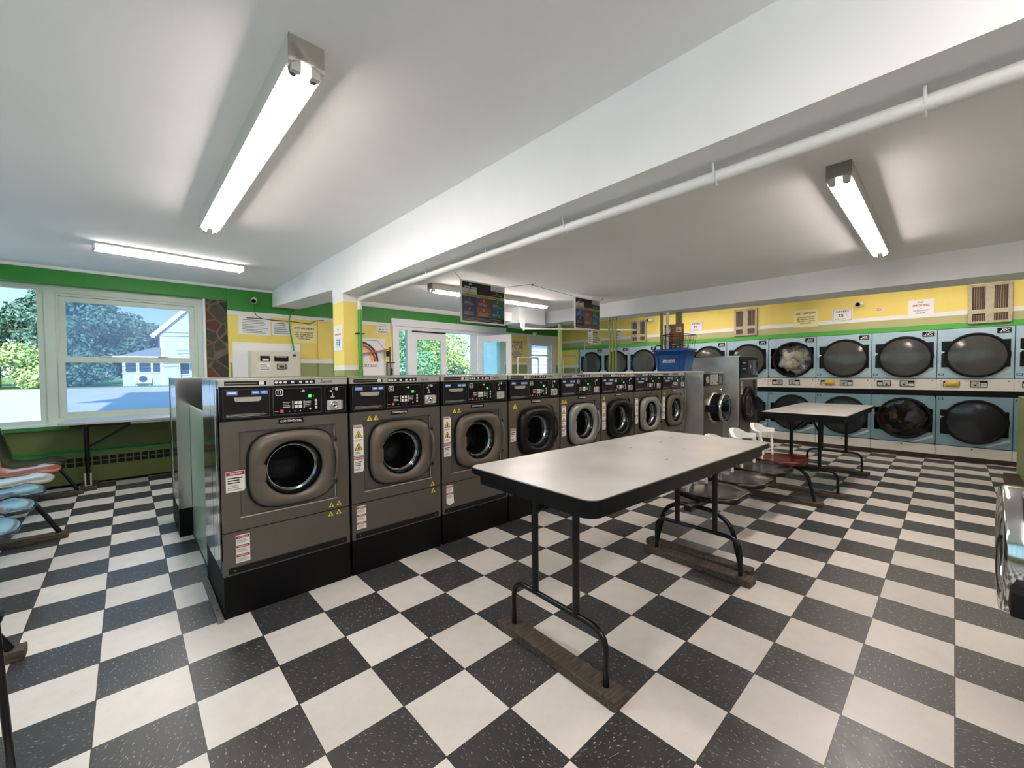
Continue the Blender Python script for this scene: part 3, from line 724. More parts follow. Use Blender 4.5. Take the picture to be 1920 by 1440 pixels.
def b_low(mb):
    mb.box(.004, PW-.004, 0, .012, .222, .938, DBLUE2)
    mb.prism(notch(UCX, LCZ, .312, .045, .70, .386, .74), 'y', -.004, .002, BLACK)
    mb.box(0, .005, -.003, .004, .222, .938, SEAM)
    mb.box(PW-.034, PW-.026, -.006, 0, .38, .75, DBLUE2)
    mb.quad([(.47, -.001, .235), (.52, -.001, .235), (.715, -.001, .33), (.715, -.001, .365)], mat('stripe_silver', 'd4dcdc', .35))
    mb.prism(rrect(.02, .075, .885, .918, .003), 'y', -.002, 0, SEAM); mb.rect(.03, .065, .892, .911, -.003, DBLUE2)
def b_dring(z):
    def fn(mb): mb.lathe([(.312, -.002), (.316, -.03), (.305, -.045), (.288, -.045), (.28, -.03)], (UCX, 0, z), 'y', BLACKM, 56)
    return fn
def b_dglass(z):
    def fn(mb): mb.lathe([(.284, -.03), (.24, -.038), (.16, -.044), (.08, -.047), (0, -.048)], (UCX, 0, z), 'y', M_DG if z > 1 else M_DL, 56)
    return fn
def b_dglass_open(z):
    def fn(mb): mb.lathe([(.284, -.03), (.24, -.036), (.12, -.04), (0, -.042)], (UCX, 0, z), 'y', GLASSX, 56)
    return fn
def b_dhand(z):
    def fn(mb): mb.box(.05, .10, -.03, -.004, z+.05, z+.062, CHROME).box(.045, .055, -.03, -.004, z+.03, z+.075, CHROME)
    return fn
def b_strip(mb):
    mb.box(.001, PW-.001, -.006, .012, 1.026, 1.196, DWHITE).box(.001, PW-.001, -.001, .012, 1.196, 1.204, BLACKM)
    for x in (.04, .69): mb.cyl((x, -.010, 1.165), (x, -.004, 1.165), .008, GREYB, 10)
def b_meter(x0, bag, flip):
    def fn(mb):
        mb.prism(rrect(x0, x0+.165, 1.075, 1.165, .008), 'y', -.014, -.004, BLACKM)
        a, b = (x0+.008, x0+.065) if not flip else (x0+.10, x0+.157)
        c, d = (x0+.07, x0+.157) if not flip else (x0+.008, x0+.095)
        if not bag:
            mb.prism(rrect(c, d, 1.083, 1.157, .006), 'y', -.017, -.013, PGREY)
            for k in range(3): mb.rect(c+.03+k*.012, c+.038+k*.012, 1.10+.012*k, 1.112+.012*k, -.0175, INK)
            mb.prism(superell((c+d)/2, 1.105, .014, .012, 2, 12), 'y', -.018, -.016, GREYB)
        for k in range(3): mb.rect(a, b, 1.084+k*.018, 1.097+k*.018, -.0145, LABEL)
    return fn
def b_bag(x0):
    def fn(mb):
        rnd = random.Random(3); pts = []
        vs = []; fs = []; nx, nz = 9, 5
        for j in range(nz):
            for i in range(nx):
                u, v = i/(nx-1), j/(nz-1); b = math.sin(PI*u)*math.sin(PI*v)
                vs.append((x0+u*.14, -.012-.022*b**.5-rnd.random()*.006, 1.078+v*.085))
        for j in range(nz-1):
            for i in range(nx-1): fs.append((j*nx+i, j*nx+i+1, (j+1)*nx+i+1, (j+1)*nx+i))
        mb.add(vs, fs, mat('yellow_plastic_bag', 'e3bd45', .3), True)
    return fn
def b_blouv(mb):
    mb.box(.0, PW, .004, .012, .94, 1.026, LOUV)
    for k in range(4): mb.box(0, PW, -.004, .006, .948+k*.02, .954+k*.02, LOUV)
def b_dkick(mb):
    mb.box(.003, PW-.003, .0, .012, .07, .212, DWHITE).box(0, PW, .002, .012, .212, .222, BLACKM); mb.cyl((.367, -.006, .185), (.367, 0, .185), .01, GREYB, 10)
def b_toe(mb): mb.box(0, PW, .02, .06, 0, .07, BASEB)
def b_adc(mb):
    mb.prism(rrect(.575, .70, 1.825, 1.898, .006), 'y', -.005, 0, BLACK)
    mb.text('ADC', .648, 1.868, -.0055, .034, LABEL, w=.078, bold=True, lean=.25)
    mb.quad([(.585, -.0055, 1.842), (.612, -.0055, 1.832), (.612, -.0055, 1.838), (.69, -.0055, 1.838), (.69, -.0055, 1.843), (.612, -.0055, 1.843), (.612, -.0055, 1.852)], LABEL)
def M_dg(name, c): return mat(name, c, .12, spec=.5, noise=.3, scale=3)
M_DG = M_dg('dryer_door_glass', '52534e')  # grey of the reflected room put into the upper glass colour
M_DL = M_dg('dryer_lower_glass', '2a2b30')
GLASSX = M_glass('dryer_clear_glass', (.85, .87, .85, 1), .03)
def b_drumbox(z):
    def fn(mb): mb.lathe([(.284, -.02), (.29, .02), (.30, .45), (.0, .45)], (UCX, 0, z), 'y', DRUM, 40)
    return fn
names = {-2: 'blue stacked dryer cut off by the right edge of the view', -1: 'blue stacked dryer with one bagged meter, under the rightmost wall grille',
 0: 'blue stacked dryer with dark mixed laundry in its lower drum', 1: 'blue stacked dryer beside the mixed laundry one, yellow bag on a meter', 2: 'blue stacked dryer with a load of pale laundry in its upper drum',
 3: 'blue stacked dryer just right of the tall steel washer', 4: 'blue stacked dryer rising behind the tall steel washer and the wire basket', 5: 'blue stacked dryer hidden mostly behind the blue bin',
 6: 'blue stacked dryer whose round door shows just left of the blue bin', 7: 'blue stacked dryer behind the three thin green pipes', 8: 'blue stacked dryer at the far end next to the yellow corner'}
for k in range(-2, 9):
    t = thing('stacked_dryer', names[k], 'dryer', (DX, -1.02+PW*(k+1)-0, 0), -PI/2, 'blue stacked tumble dryers along the wall')
    if k in (2, 0):                                   # these two have a drum with laundry in it
        zz = UCZ if k == 2 else LCZ
        def cabo(mb, zz=zz):
            mb.box(.002, PW-.002, .49, .82, .075, 1.92, DBLUE2)
            o = LCZ if zz == UCZ else UCZ
            mb.box(.002, PW-.002, .012, .49, .075 if o == LCZ else 1.0, 1.0 if o == LCZ else 1.92, DBLUE2)
        cpart('cabinet', ('dryer', zz), cabo, t)
        def holed(mb, zz=zz):
            z0, z1 = (1.203, 1.918) if zz == UCZ else (.222, .938); M_ = DBLUE if zz == UCZ else DBLUE2
            b0, b1 = (1.363, 1.742) if zz == UCZ else (.386, .74)
            C_ = [(UCX+.29*math.cos(2*PI*q/64+PI/64), zz+.29*math.sin(2*PI*q/64+PI/64)) for q in range(64)]
            def sq(x0, x1, za, zb):
                out = []
                for q in range(64):
                    a = 2*PI*q/64+PI/64; c, s_ = math.cos(a), math.sin(a)
                    kx = ((x1 if c > 0 else x0)-UCX)/c; kz = ((zb if s_ > 0 else za)-zz)/s_
                    r = min(kx, kz); out.append((UCX+r*c, zz+r*s_))
                return out
            mb.frame(sq(.004, PW-.004, z0, z1), C_, 'y', 0, .012, M_, False)
            for x0, x1 in ((.045, .10), (.675, .70)): mb.box(x0, x1, -.004, 0, b0, b1, BLACK)
            N_ = notch(UCX, zz, .318, .045, .70, b0, b1)
            R2 = []
            for q in range(64):
                a = 2*PI*q/64+PI/64; c, s_ = math.cos(a), math.sin(a)
                hz = (b1-zz) if s_ > 0 else (zz-b0); rr = .318
                bx = ((.70 if c > 0 else .045)-UCX)/c
                r = min(max(.318, min(bx, hz/abs(s_))), 9); R2.append((UCX+r*c, zz+r*s_))
            mb.frame(R2, C_, 'y', -.004, .0, BLACK, False)
            mb.box(0, .005, -.003, .004, z0, z1, SEAM).box(PW-.034, PW-.026, -.006, 0, b0, b1, M_)
            mb.quad([(.47, -.001, z0+.004), (.52, -.001, z0+.004), (.715, -.001, z0+.1), (.715, -.001, z0+.135)], MATS['stripe_silver'])
        cpart('upper_panel', ('h', k) if k == 2 else ('dryer',), holed if k == 2 else b_upper, t)
        cpart('lower_panel', ('h', k) if k == 0 else ('dryer',), holed if k == 0 else b_low, t)
        cpart('drum', ('dryer', zz), b_drumbox(zz), t)
    else:
        cpart('cabinet', ('dryer',), b_dcab, t); cpart('upper_panel', ('dryer',), b_upper, t); cpart('lower_panel', ('dryer',), b_low, t)
    cpart('control_strip', ('dryer',), b_strip, t); cpart('louver', ('dryer',), b_blouv, t); cpart('kick_panel', ('dryer',), b_dkick, t); cpart('toe_board', ('dryer',), b_toe, t); cpart('badge', ('dryer',), b_adc, t)
    for z in (UCZ, LCZ):
        d = cpart('door', ('dryer', z), b_dring(z), t)
        op = (k == 2 and z == UCZ) or (k == 0 and z == LCZ)
        cpart('door_glass', (z, op), b_dglass_open(z) if op else b_dglass(z), d); cpart('door_handle', ('dryer', z), b_dhand(z), d)
    for j, (x0, flip) in enumerate(((.07, False), (.335, True))):
        bag = (k in (-1, 1) and j == 0)
        m_ = cpart('coin_meter', (x0, bag), b_meter(x0, bag, flip), t)
        if bag: cpart('plastic_bag', (x0, k), b_bag(x0+(.02 if k == -1 else .06)), m_, label='yellow bag over the meter')

def cloth(name, label, y, z, seed, colors, n=7, R=.17):
    rnd = random.Random(seed); mb = MB()
    for c in range(n):
        m = colors[c % len(colors)]
        ang = 2*PI*c/n+rnd.random(); rr = R*(.3+.7*rnd.random())
        cx, cz, cy = rr*math.cos(ang), rr*math.sin(ang)*.92, .07+.14*rnd.random()
        vs = []; fs = []; U, V = 14, 9; ph = [rnd.random()*6 for _ in range(6)]; s = .085+.04*rnd.random()
        for j in range(V+1):
            for i in range(U):
                a, b = 2*PI*i/U, PI*j/V
                r = s*(1+.28*math.sin(3*a+ph[0])*math.sin(2*b+ph[1])+.2*math.sin(5*b+ph[2])*math.cos(2*a+ph[3]))
                vs.append((cx+r*math.sin(b)*math.cos(a), cy+r*math.sin(b)*math.sin(a)*.7, cz+r*math.cos(b)))
        for j in range(V):
            for i in range(U): fs.append((j*U+i, j*U+(i+1) % U, (j+1)*U+(i+1) % U, (j+1)*U+i))
        mb.add(vs, fs, m, True)
    return one(name, mb, label, 'laundry', (DX, y, z), -PI/2)
yk = lambda k: -1.02+PW*(k+1)-UCX
cloth('laundry_load', 'pale cream and grey laundry tumbled behind the round glass', yk(2), UCZ, 4, [mat('linen_white', 'ded9cf', .8), mat('linen_cream', 'cfc6ac', .8), mat('linen_grey', '8d8a96', .8), mat('linen_ivory', 'e6e3dc', .8)], 20, .215)
cloth('laundry_load', 'dark brown, grey and yellow laundry behind a low round glass', yk(0), LCZ, 9, [mat('cloth_grey', '5d5a60', .8), mat('cloth_brown', '2f211b', .8), mat('cloth_yellow', '8a6a28', .8), mat('cloth_dark', '19181b', .8), mat('cloth_rust', '55301f', .8), mat('cloth_brown', '2f211b', .8)], 20, .21)

# ---------------------------------------------------------------- folding tables on wooden blocks
def trestle(t, x, s):                              # one end: wood block, hoop, two legs
    tr = part('trestle', MB().tube(fillet([(x, -.29, .045), (x, -.29, .272), (x, .29, .272), (x, .29, .045)], .09, 6), .0135, TUBE, 10), t)
    for y in (-.13, .13):
        part('leg', MB().cyl((x, y, .272), (x, y, .83), .017, TUBE, 12), tr)
    part('brace', MB().tube(fillet([(x, .13, .66), (x+s*.10, .07, .74), (x+s*.16, .02, .80), (x+s*.16, -.02, .80), (x+s*.10, -.07, .74), (x, -.13, .66)], .05, 3), .009, TUBE, 8), tr)
    part('foot_block', MB().box(x-.05, x+.05, -.365, .365, 0, .045, WOODB), tr, .006, label='worn wooden foot block')
def folding_table(label, loc, rz, L, W, r):
    t = thing('folding_table', label, 'table', loc, rz)
    o = rrect(-L/2, L/2, -W/2, W/2, r, 6); i = rrect(-L/2+.008, L/2-.008, -W/2+.008, W/2-.008, r-.008, 6)
    part('tabletop', MB().prism(i, 'z', .865, .881, TABLE), t)
    part('edge_trim', MB().frame(o, i, 'z', .852, .879, TRIMB).prism(i, 'z', .852, .864, TRIMB), t)
    o2 = rrect(-L/2+.03, L/2-.03, -W/2+.03, W/2-.03, r, 6); i2 = rrect(-L/2+.05, L/2-.05, -W/2+.05, W/2-.05, r-.01, 6)
    part('apron', MB().frame(o2, i2, 'z', .80, .852, TRIMB), t)
    trestle(t, -.70, 1); trestle(t, .70, -1)
    return t
t1 = folding_table('long white laminate table nearest the viewer, black edge', (1.04, .03, 0), math.radians(-2.35), 1.83, .79, .06)
sm = MB(); rnd = random.Random(5)
STN = mat('table_stain', '8f8c88', .5)
for x, y in ((.1, .12), (.3, -.12), (.42, .1), (-.05, -.2), (.65, .15)):
    sm.prism([(x+.016*math.cos(a)*(1+.5*math.sin(3*a)), y+.007*math.sin(a)) for a in [2*PI*k/12 for k in range(12)]], 'z', .8811, .8815, STN)
part('scuff_mark', sm, t1)
folding_table('white laminate table farther off, standing near the dryers', (5.02, -.11, 0), math.radians(-1.2), 1.81, .78, .025)

# ---------------------------------------------------------------- joined row of captain seats beside the near table
t = thing('seat_row', 'row of four dark wooden captain seats with white backs on a black frame', 'bench', (2.9, .04, 0), math.radians(-1))
part('beam', MB().bar((-1.15, 0, .385), (1.2, 0, .385), .05, .04, TUBE), t)
for x in (-1.02, .95):
    fr = part('frame', MB().tube(fillet([(x, .30, .04), (x, .24, .30), (x, .13, .37), (x, -.13, .37), (x, -.24, .30), (x, -.30, .04)], .12, 6), .016, TUBE, 10), t)
    part('foot_block', MB().box(x-.045, x+.045, -.37, .37, 0, .042, WOODB), fr, .006, label='worn wooden foot block')
def b_seat(m):
    def fn(mb):
        n = 48; rings = []
        def out(a):
            s_, c = math.sin(a), math.cos(a)
            r = 1+.05*math.cos(6*a)*(s_ < .3)
            return .245*math.copysign(abs(c)**.75, c)*r, .235*math.copysign(abs(s_)**.75, s_)*r
        lv = [(1, .405), (1.0, .435), (.97, .442), (.82, .432), (.5, .420), (.0, .424)]
        vs = []; fs = []
        for q, z in lv:
            for k in range(n):
                x, y = out(2*PI*k/n); vs.append((x*q, y*q, z))
        for i in range(len(lv)-1):
            for k in range(n): fs.append((i*n+k, i*n+(k+1) % n, (i+1)*n+(k+1) % n, (i+1)*n+k))
        mb.add(vs, fs, m, True); mb.add([vs[k] for k in range(n)], [tuple(range(n-1, -1, -1))], m)
    return fn
def b_rail(mb):                                    # curved crest rail, hump in the middle
    n = 24; top = []; vs = []; fs = []
    for k in range(n+1):
        a = PI*(.17+.66*k/n); x, y = -.25*math.cos(a), -.02+.27*math.sin(a)
        h = .05+.055*max(0, math.sin(a)-.75)/.25; nx, ny = -math.cos(a), math.sin(a)
        z0 = .655+.02*math.sin(a)
        for d, z in ((-.018, z0), (.018, z0), (.022, z0+h), (-.014, z0+h)): vs.append((x+nx*d, y+ny*d, z))
    for k in range(n):
        for j in range(4): fs.append((k*4+j, k*4+(j+1) % 4, k*4+4+(j+1) % 4, k*4+4+j))
    mb.add(vs, fs, CHAIRW, False); mb.add(vs[:4], [(0, 1, 2, 3)], CHAIRW); mb.add(vs[-4:], [(3, 2, 1, 0)], CHAIRW)
def b_spind(a):
    def fn(mb):
        x, y = -.25*math.cos(a), -.02+.27*math.sin(a); k = .82
        P = [(x*k+(x-x*k)*q, y*k+(y-y*k)*q, 0.43+.245*q) for q in (0, .15, .25, .4, .5, .6, .75, .85, 1)]
        mb.tube(P, [.011, .013, .010, .016, .011, .016, .010, .013, .011], CHAIRW, 8)
    return fn
for j, x in enumerate((-.74, -.19, .37, .94)):
    s = cpart('seat', (j == 3,), b_seat(SEATR if j == 3 else SEATW), t, label='red brown varnished seat' if j == 3 else None); s.location = (x, 0, 0)
    br = cpart('back_rail', (), b_rail, s, label='white painted back rail')
    for q in range(5): cpart('spindle', (q,), b_spind(PI*(.2+.6*q/4)), s)

# ---------------------------------------------------------------- moulded chairs joined along the left wall
def b_shell(m):
    def fn(mb):
        prof = [(.240, .424), (.236, .433), (.222, .438), (.19, .441), (.13, .438), (.05, .428), (-.10, .42), (-.17, .45), (-.205, .52), (-.235, .65), (-.26, .80), (-.262, .815)]
        n = 14; vs = []; fs = []
        for i, (p, z) in enumerate(prof):
            wd = [.23, .23, .23, .23, .23, .23, .235, .235, .23, .215, .17, .12][i]
            for k in range(n+1):
                u = -1+2*k/n; lift = .016*abs(u)**3 if i <= 8 else 0; cup = .03*u*u if i > 7 else 0
                x = .05+(p-.05)*max(0, 1-.8*abs(u)**3.2)**.5 if p > .05 else p; vs.append((x+cup, u*wd, z+lift))
        M = len(vs)
        vs += [(x-.004, y, z-.014) if i < M//2 else (x-.012, y, z-.002) for i, (x, y, z) in enumerate(vs)]
        for i in range(len(prof)-1):
            for k in range(n):
                a = i*(n+1)+k; q = (a, a+1, a+n+2, a+n+1); fs.append(q); fs.append(tuple(M+v for v in reversed(q)))
        rim = [k for k in range(n+1)]+[(i+1)*(n+1)-1 for i in range(1, len(prof))]+[(len(prof)-1)*(n+1)+k for k in range(n-1, -1, -1)]+[i*(n+1) for i in range(len(prof)-2, 0, -1)]
        for a, b in zip(rim, rim[1:]+rim[:1]): fs.append((a, M+a, M+b, b))
        mb.add(vs, fs, m, True)
    return fn
t = thing('chair_row', 'row of joined moulded plastic chairs along the left, one of them salmon pink', 'bench', (-1.83, 3.7, 0))
part('beam', MB().bar((-.02, -1.95, .375), (-.02, 2.05, .375), .05, .04, TUBE), t)
for y in (1.9, .17, -1.85):
    fr = part('frame', MB().tube(fillet([(-.30, y, .05), (-.22, y, .36), (.12, y, .375), (.19, y, .28), (.30, y, .05)], .09, 5), .018, TUBE, 10), t)
    part('foot_block', MB().box(-.38, .35, y-.045, y+.045, 0, .05, WOODB), fr, .006, label='worn wooden foot block')
SH = {'shell_charcoal': '2c3033', 'shell_salmon': 'c4705f', 'shell_putty': 'b9b3a8', 'shell_navy': '1c2738', 'shell_slate': '28374a', 'shell_teal': '5f7f7b'}
for y, k in ((1.72, 'shell_charcoal'), (1.20, 'shell_salmon'), (.66, 'shell_putty'), (.11, 'shell_navy'), (-.43, 'shell_navy'), (-1.0, 'shell_slate'), (-1.62, 'shell_teal')):
    s = part('seat_shell', (lambda mb: (b_shell(mat(k, SH[k], .18, coat=.6))(mb), mb)[1])(MB()), t, label=k.split('_')[1]+' moulded seat'); s.location = (0, y, 0)

# table under the window, heater, post at the left edge
t = thing('window_table', 'pale folding table pushed under the window', 'table', (-.35, 5.78, 0))
part('tabletop', MB().box(-1.30, 1.0, -.33, .33, .805, .825, mat('window_table_top', 'b9c0c9', .22, noise=.1, scale=4)), t, .003)
part('edge_trim', MB().box(-1.30, 1.0, -.335, -.33, .80, .822, SILV).box(-1.304, -1.30, -.335, .335, .80, .822, SILV), t)
part('apron', MB().box(-1.22, -.72, -.30, .26, .765, .805, TRIMB).box(-.72, .95, -.31, -.29, .775, .805, PGREY), t)
for x in (-1.10, .8):
    tr = part('leg', MB().cyl((x, -.02, .06), (x, -.02, .77), .022, TUBE, 12), t)
    part('brace', MB().tube([(x, -.02, .50), (x+(.42 if x < 0 else -.42), -.02, .77)], .012, TUBE, 8), tr)
    part('foot_block', MB().box(x-.07, x+.07, -.09, .28, 0, .05, WOODB).box(x-.03, x+.03, -.035, -.02, .05, .2, STEELB), tr)
h = MB(); h.box(-2.75, -.30, 6.10, BW, .03, .40, DOLIVE).box(-2.75, -.30, 6.085, BW, .385, .415, DGREEN)
HG = MB()
for k in range(31):
    for j in range(2):
        x = -2.62+k*.075; z = .235+j*.058
        HG.box(x, x+.062, 6.097, 6.105, z, z+.048, BLACKM)
t = thing('baseboard_heater', 'long olive metal heater with a dark grille below the window', 'heater')
part('casing', h, t); part('grille', HG, t); part('end_cap', MB().box(-.34, -.29, 6.09, BW, .03, .40, DOLIVE), t)
t = thing('metal_post', 'slim black metal post cut by the left edge of the view', 'post', (-1.405, .93, 0))
part('pole', MB().tube([(0, 0, 0), (-.045, 0, 1.15)], .011, TUBE, 12), t)
part('clamp', MB().cyl((-.022, -.02, .56), (-.022, .02, .56), .02, TUBE, 12), t)
part('foot', MB().cyl((0, 0, 0), (0, 0, .02), .016, TUBE, 12), t)
one('floor_curb', MB().box(4.75, 6.6, -1.84, -1.62, 0, .09, BASEB), 'brown raised curb on the floor at the right edge', 'curb', bevel=.005)

# ---------------------------------------------------------------- lamps
def strip_light(label, p, q, z, lamp=None, lip=.091):
    p, q = Vector(p), Vector(q); L = (q-p).length; a = math.atan2(q.y-p.y, q.x-p.x)
    t = thing('fluorescent_light', label, 'ceiling light', ((p.x+q.x)/2, (p.y+q.y)/2, 0), a, None)
    part('housing', MB().prism([(-.066, z), (-.066, z-lip), (-.056, z-lip), (-.02, z-.08), (.02, z-.08), (.056, z-lip), (.066, z-lip), (.066, z)], 'x', -L/2, L/2, HOUS), t)
    for s in (-1, 1):
        e = s*L/2
        ec = part('end_cap', MB().box(min(e, e-s*.012), max(e, e-s*.012), -.066, .066, z-.085, z, HOUS), t)
        for y in (-.036, .036): part('lamp_holder', MB().box(min(e-s*.012, e-s*.035), max(e-s*.012, e-s*.035), y-.017, y+.017, z-.125, z-.07, HOUS).cyl((e-s*.035, y, z-.105), (e-s*.06, y, z-.105), .019, GREYB, 14), ec)
    for y in (-.036, .036): part('lamp_tube', MB().cyl((-L/2+.06, y, z-.105), (L/2-.06, y, z-.105), .0185, lamp or LAMP, 14), t)
    return t
strip_light('long twin tube ceiling light at the upper left, pointing away', (-.538, .565), (-.552, 3.10), ZC, lip=.102)
strip_light('twin tube ceiling light over the right half, beyond the main beam', (2.25, -.675), (4.80, -.645), ZC, lip=.100)
strip_light('twin tube ceiling light behind the hanging price boards', (2.2, 4.08), (4.75, 4.06), ZC)
strip_light('near added twin tube light, hidden above the dryers behind their beam', (6.95, -2.3), (6.95, .3), ZC, LAMPD)  # unseen lamp, added to brighten the dryer wall
strip_light('far added twin tube light, hidden above the dryers behind their beam', (6.95, 1.2), (6.95, 3.8), ZC, LAMPD)  # second unseen lamp added for the dryer wall
strip_light('unseen twin tube light added behind the viewer', (-2.0, -2.0), (.5, -2.0), ZC)  # out of view, added for extra light in the room
t = thing('ceiling_light', 'slim lit ceiling panel near the window wall', 'ceiling light', (-.66, 4.69, 0), math.radians(5))
part('housing', MB().box(-.64, .64, -.10, .10, ZC-.022, ZC, HOUS).box(-.645, -.63, -.10, .10, ZC-.07, ZC, HOUS).box(.63, .645, -.10, .10, ZC-.07, ZC, HOUS), t)
part('diffuser', MB().prism([(-.095, ZC-.022), (-.08, ZC-.06), (.08, ZC-.06), (.095, ZC-.022)], 'x', -.63, .63, LAMPP), t)

# ---------------------------------------------------------------- pipes and conduits
t = thing('ceiling_pipe', 'white pipe strapped under the main beam, turning down green at the yellow post', 'pipe')
part('pipe_run', MB().tube(fillet([(.77, YF+.02, 2.205), (.80, -.5, 2.188), (.80, 3.27, 2.165), (.80, 3.27, 2.05)], .07, 6), .026, PIPEW, 12), t)
part('pipe_drop', MB().cyl((.80, 3.27, 0), (.80, 3.27, 2.06), .022, PIPEG, 12), t, label='green painted drop')
for y in (2.75, 1.85, 1.05, .35, -.48, -1.12): part('pipe_strap', MB().tube([(.76, y, 2.235), (.768, y, 2.19), (.80, y, 2.155), (.832, y, 2.19), (.84, y, 2.235)], .005, PIPEW, 6).box(.83, .87, y-.01, y+.01, 2.20, 2.215, PIPEW), t)
part('pipe_strap', MB().box(.755, .845, 3.25, 3.30, 1.78, 1.79, BLACKM), t)
for j, (y, d) in enumerate(((3.30, .03), (3.22, .015), (3.14, -.02))):
    one('conduit', MB().tube(fillet([(5.65, y, 0), (5.65, y-d*.3, 1.4), (5.65, y-d*.6, 2.0), (5.65, y+.02, 2.26), (5.68, y+.02, 2.36)], .1, 4), .019, POLED, 10), ['thin olive pipe, left of the bunch of three in front of the dryers', 'thin olive pipe, middle of the bunch of three in front of the dryers', 'thin olive pipe, right of the bunch of three in front of the dryers'][j], 'pipe', group='three thin olive pipes')
for j, y in enumerate((2.25, 2.14)):
    one('conduit', MB().cyl((5.66, y, 0), (5.66, y, 2.34), .024, POLED if j == 0 else PIPEW, 10), ['olive pipe beside the framed notice board', 'pale pipe beside the framed notice board'][j], 'pipe')
one('support_post', MB().cyl((5.95, 2.08, 0), (5.95, 2.08, 2.36), .055, POLED, 20), 'olive round post behind the framed notice board', 'post')
one('support_post', MB().cyl((5.92, 4.75, 0), (5.92, 4.75, 2.40), .05, POLEG, 20), 'pale green round post by the far garment carts', 'post')
t = thing('wall_pipe', 'thin white pipe running level under the far duct box', 'pipe')
part('pipe_run', MB().tube(fillet([(4.60, 4.62, 2.36), (4.60, 4.62, 2.20), (6.2, 4.3, 2.255), (7.66, 3.9, 2.30)], .06, 4), .018, PIPEW, 10), t)
part('pipe_strap', MB().box(4.66, 4.68, 4.60, 4.64, 2.16, 2.36, PIPEW), t)
one('conduit', MB().tube(fillet([(.92, 6.16, 1.72), (.86, 6.16, 2.1), (.86, 6.16, 2.30), (1.02, 6.16, 2.42), (1.1, 6.16, 2.42)], .08, 5), .011, PIPEG, 8), 'green conduit rising from the change machine to the beam', 'conduit')

# ---------------------------------------------------------------- things on the back wall (facing -Y)
def paper(label, x0, x1, z0, z1, y, m, draw, rz=0, cat='notice', name='paper_notice', loc=None):
    mb = MB(); w_, h_ = x1-x0, z1-z0
    mb.box(-w_/2, w_/2, -.002, 0, -h_/2, h_/2, m); draw(mb, w_, h_)
    return one(name, mb, label, cat, loc or ((x0+x1)/2, y, (z0+z1)/2), rz)
YB = BW-.003
def d_lines(n, seed, head=False):
    def fn(mb, w, h):
        mb.lines(-w*.38, w*.42, -h*.42, h*.34, -.003, INKG, n, seed, .35)
        mb.lines(-w*.25, w*.3, h*.36, h*.44, -.003, INK, 1, seed, .6)
    return fn
def d_any(mb, w, h, glare=False):
    mb.text('ANY LAUNDRY', 0, h*.30, -.003, h*.105, INK, w*.82, True)
    for k, s in enumerate(('LEFT UN ATTENDED', 'MAY BE REMOVED BY', 'THE NEXT WAITING', 'CUSTOMER')):
        mb.text(s, 0, h*(.06-.115*k), -.003, h*.07, INK, w*(.72 if k < 3 else .46), True)
def d_dry(mb, w, h):
    mb.frame(rrect(-w*.46, w*.46, -h*.46, h*.46, .004), rrect(-w*.44, w*.44, -h*.44, h*.44, .004), 'y', -.003, -.002, INKG)
    mb.text('DRYERS', 0, h*.28, -.004, h*.15, INK, w*.62, True); mb.text('25', -w*.08, -h*.04, -.004, h*.26, INK, w*.26, True); mb.text('¢', w*.2, -h*.02, -.004, h*.17, INK)
    mb.lines(-w*.35, w*.35, -h*.37, -h*.29, -.004, INKG, 1, 2, .6)
def d_smoke(mb, w, h):
    mb.text('NO', 0, h*.34, -.003, h*.10, RED, w*.2, True); mb.text('SMOKING', 0, h*.15, -.003, h*.12, RED, w*.66, True)
    mb.text('IN', 0, -h*.03, -.003, h*.06, INK); mb.text('LAUNDROMAT', 0, -h*.17, -.003, h*.075, INKG, w*.6, True); mb.text('PLEASE', 0, -h*.32, -.003, h*.08, INK, w*.34, True)
paper('large white printed rules sheet at the left of the yellow wall', .165, .60, 1.955, 2.24, YB, PAPER, d_lines(9, 3))
paper('smaller white printed sheet between the rules sheet and the yellow notice', .61, .89, 1.967, 2.18, YB, PAPER, d_lines(5, 6))
paper('yellow ANY LAUNDRY notice in plastic on the back wall by the yellow post', .90, 1.29, 1.862, 2.16, YB, PAPERY, d_any)
one('backing_board', MB().box(.08, 1.02, BW-.021, BW-.002, .3, 1.835, BOARDW), 'white board behind the change machine', 'board', bevel=.002)
t = thing('change_machine', 'beige steel change machine mounted on the white board', 'change machine', (.62, BW-.022, 0))
part('case', MB().box(-.35, .34, -.20, 0, .85, 1.705, BEIGE), t, .004)
part('door', MB().box(-.335, .325, -.212, -.2, .87, 1.69, BEIGE), t, .003)
part('bill_slot', MB().box(-.225, -.10, -.225, -.21, 1.545, 1.625, BLACKM).rect(-.20, -.115, 1.55, 1.585, -.2265, LABEL).box(-.035, .16, -.225, -.21, 1.545, 1.625, BLACKM).box(-.02, .14, -.23, -.225, 1.605, 1.62, PGREY), t)
part('coin_cup', MB().frame(rrect(.0, .13, 1.42, 1.51, .01), rrect(.012, .118, 1.432, 1.498, .008), 'y', -.225, -.21, GREYB).rect(.012, .118, 1.432, 1.498, -.2125, BEIGE).box(.03, .10, -.22, -.212, 1.445, 1.48, GREYB), t)
part('price_label', MB().rect(-.24, -.09, 1.40, 1.52, -.2125, LABEL).lines(-.23, -.10, 1.41, 1.5, -.213, INKG, 4, 2), t)
part('lock', MB().cyl((.25, -.225, 1.64), (.25, -.21, 1.64), .022, GREYB, 16), t)
def camera_(label, loc, d):
    t = thing('security_camera', label, 'camera', loc)
    d = Vector(d).normalized(); p = Vector((0, 0, 0))
    part('mount', MB().cyl((0, 0, 0), -d*.0+Vector((0, 0, .05)), .012, WHITE, 10), t)
    part('body', MB().cyl(-d*.05, d*.05, .038, WHITE, 20), t)
    part('lens', MB().cyl(d*.05, d*.056, .032, BLACK, 20), t)
    return t
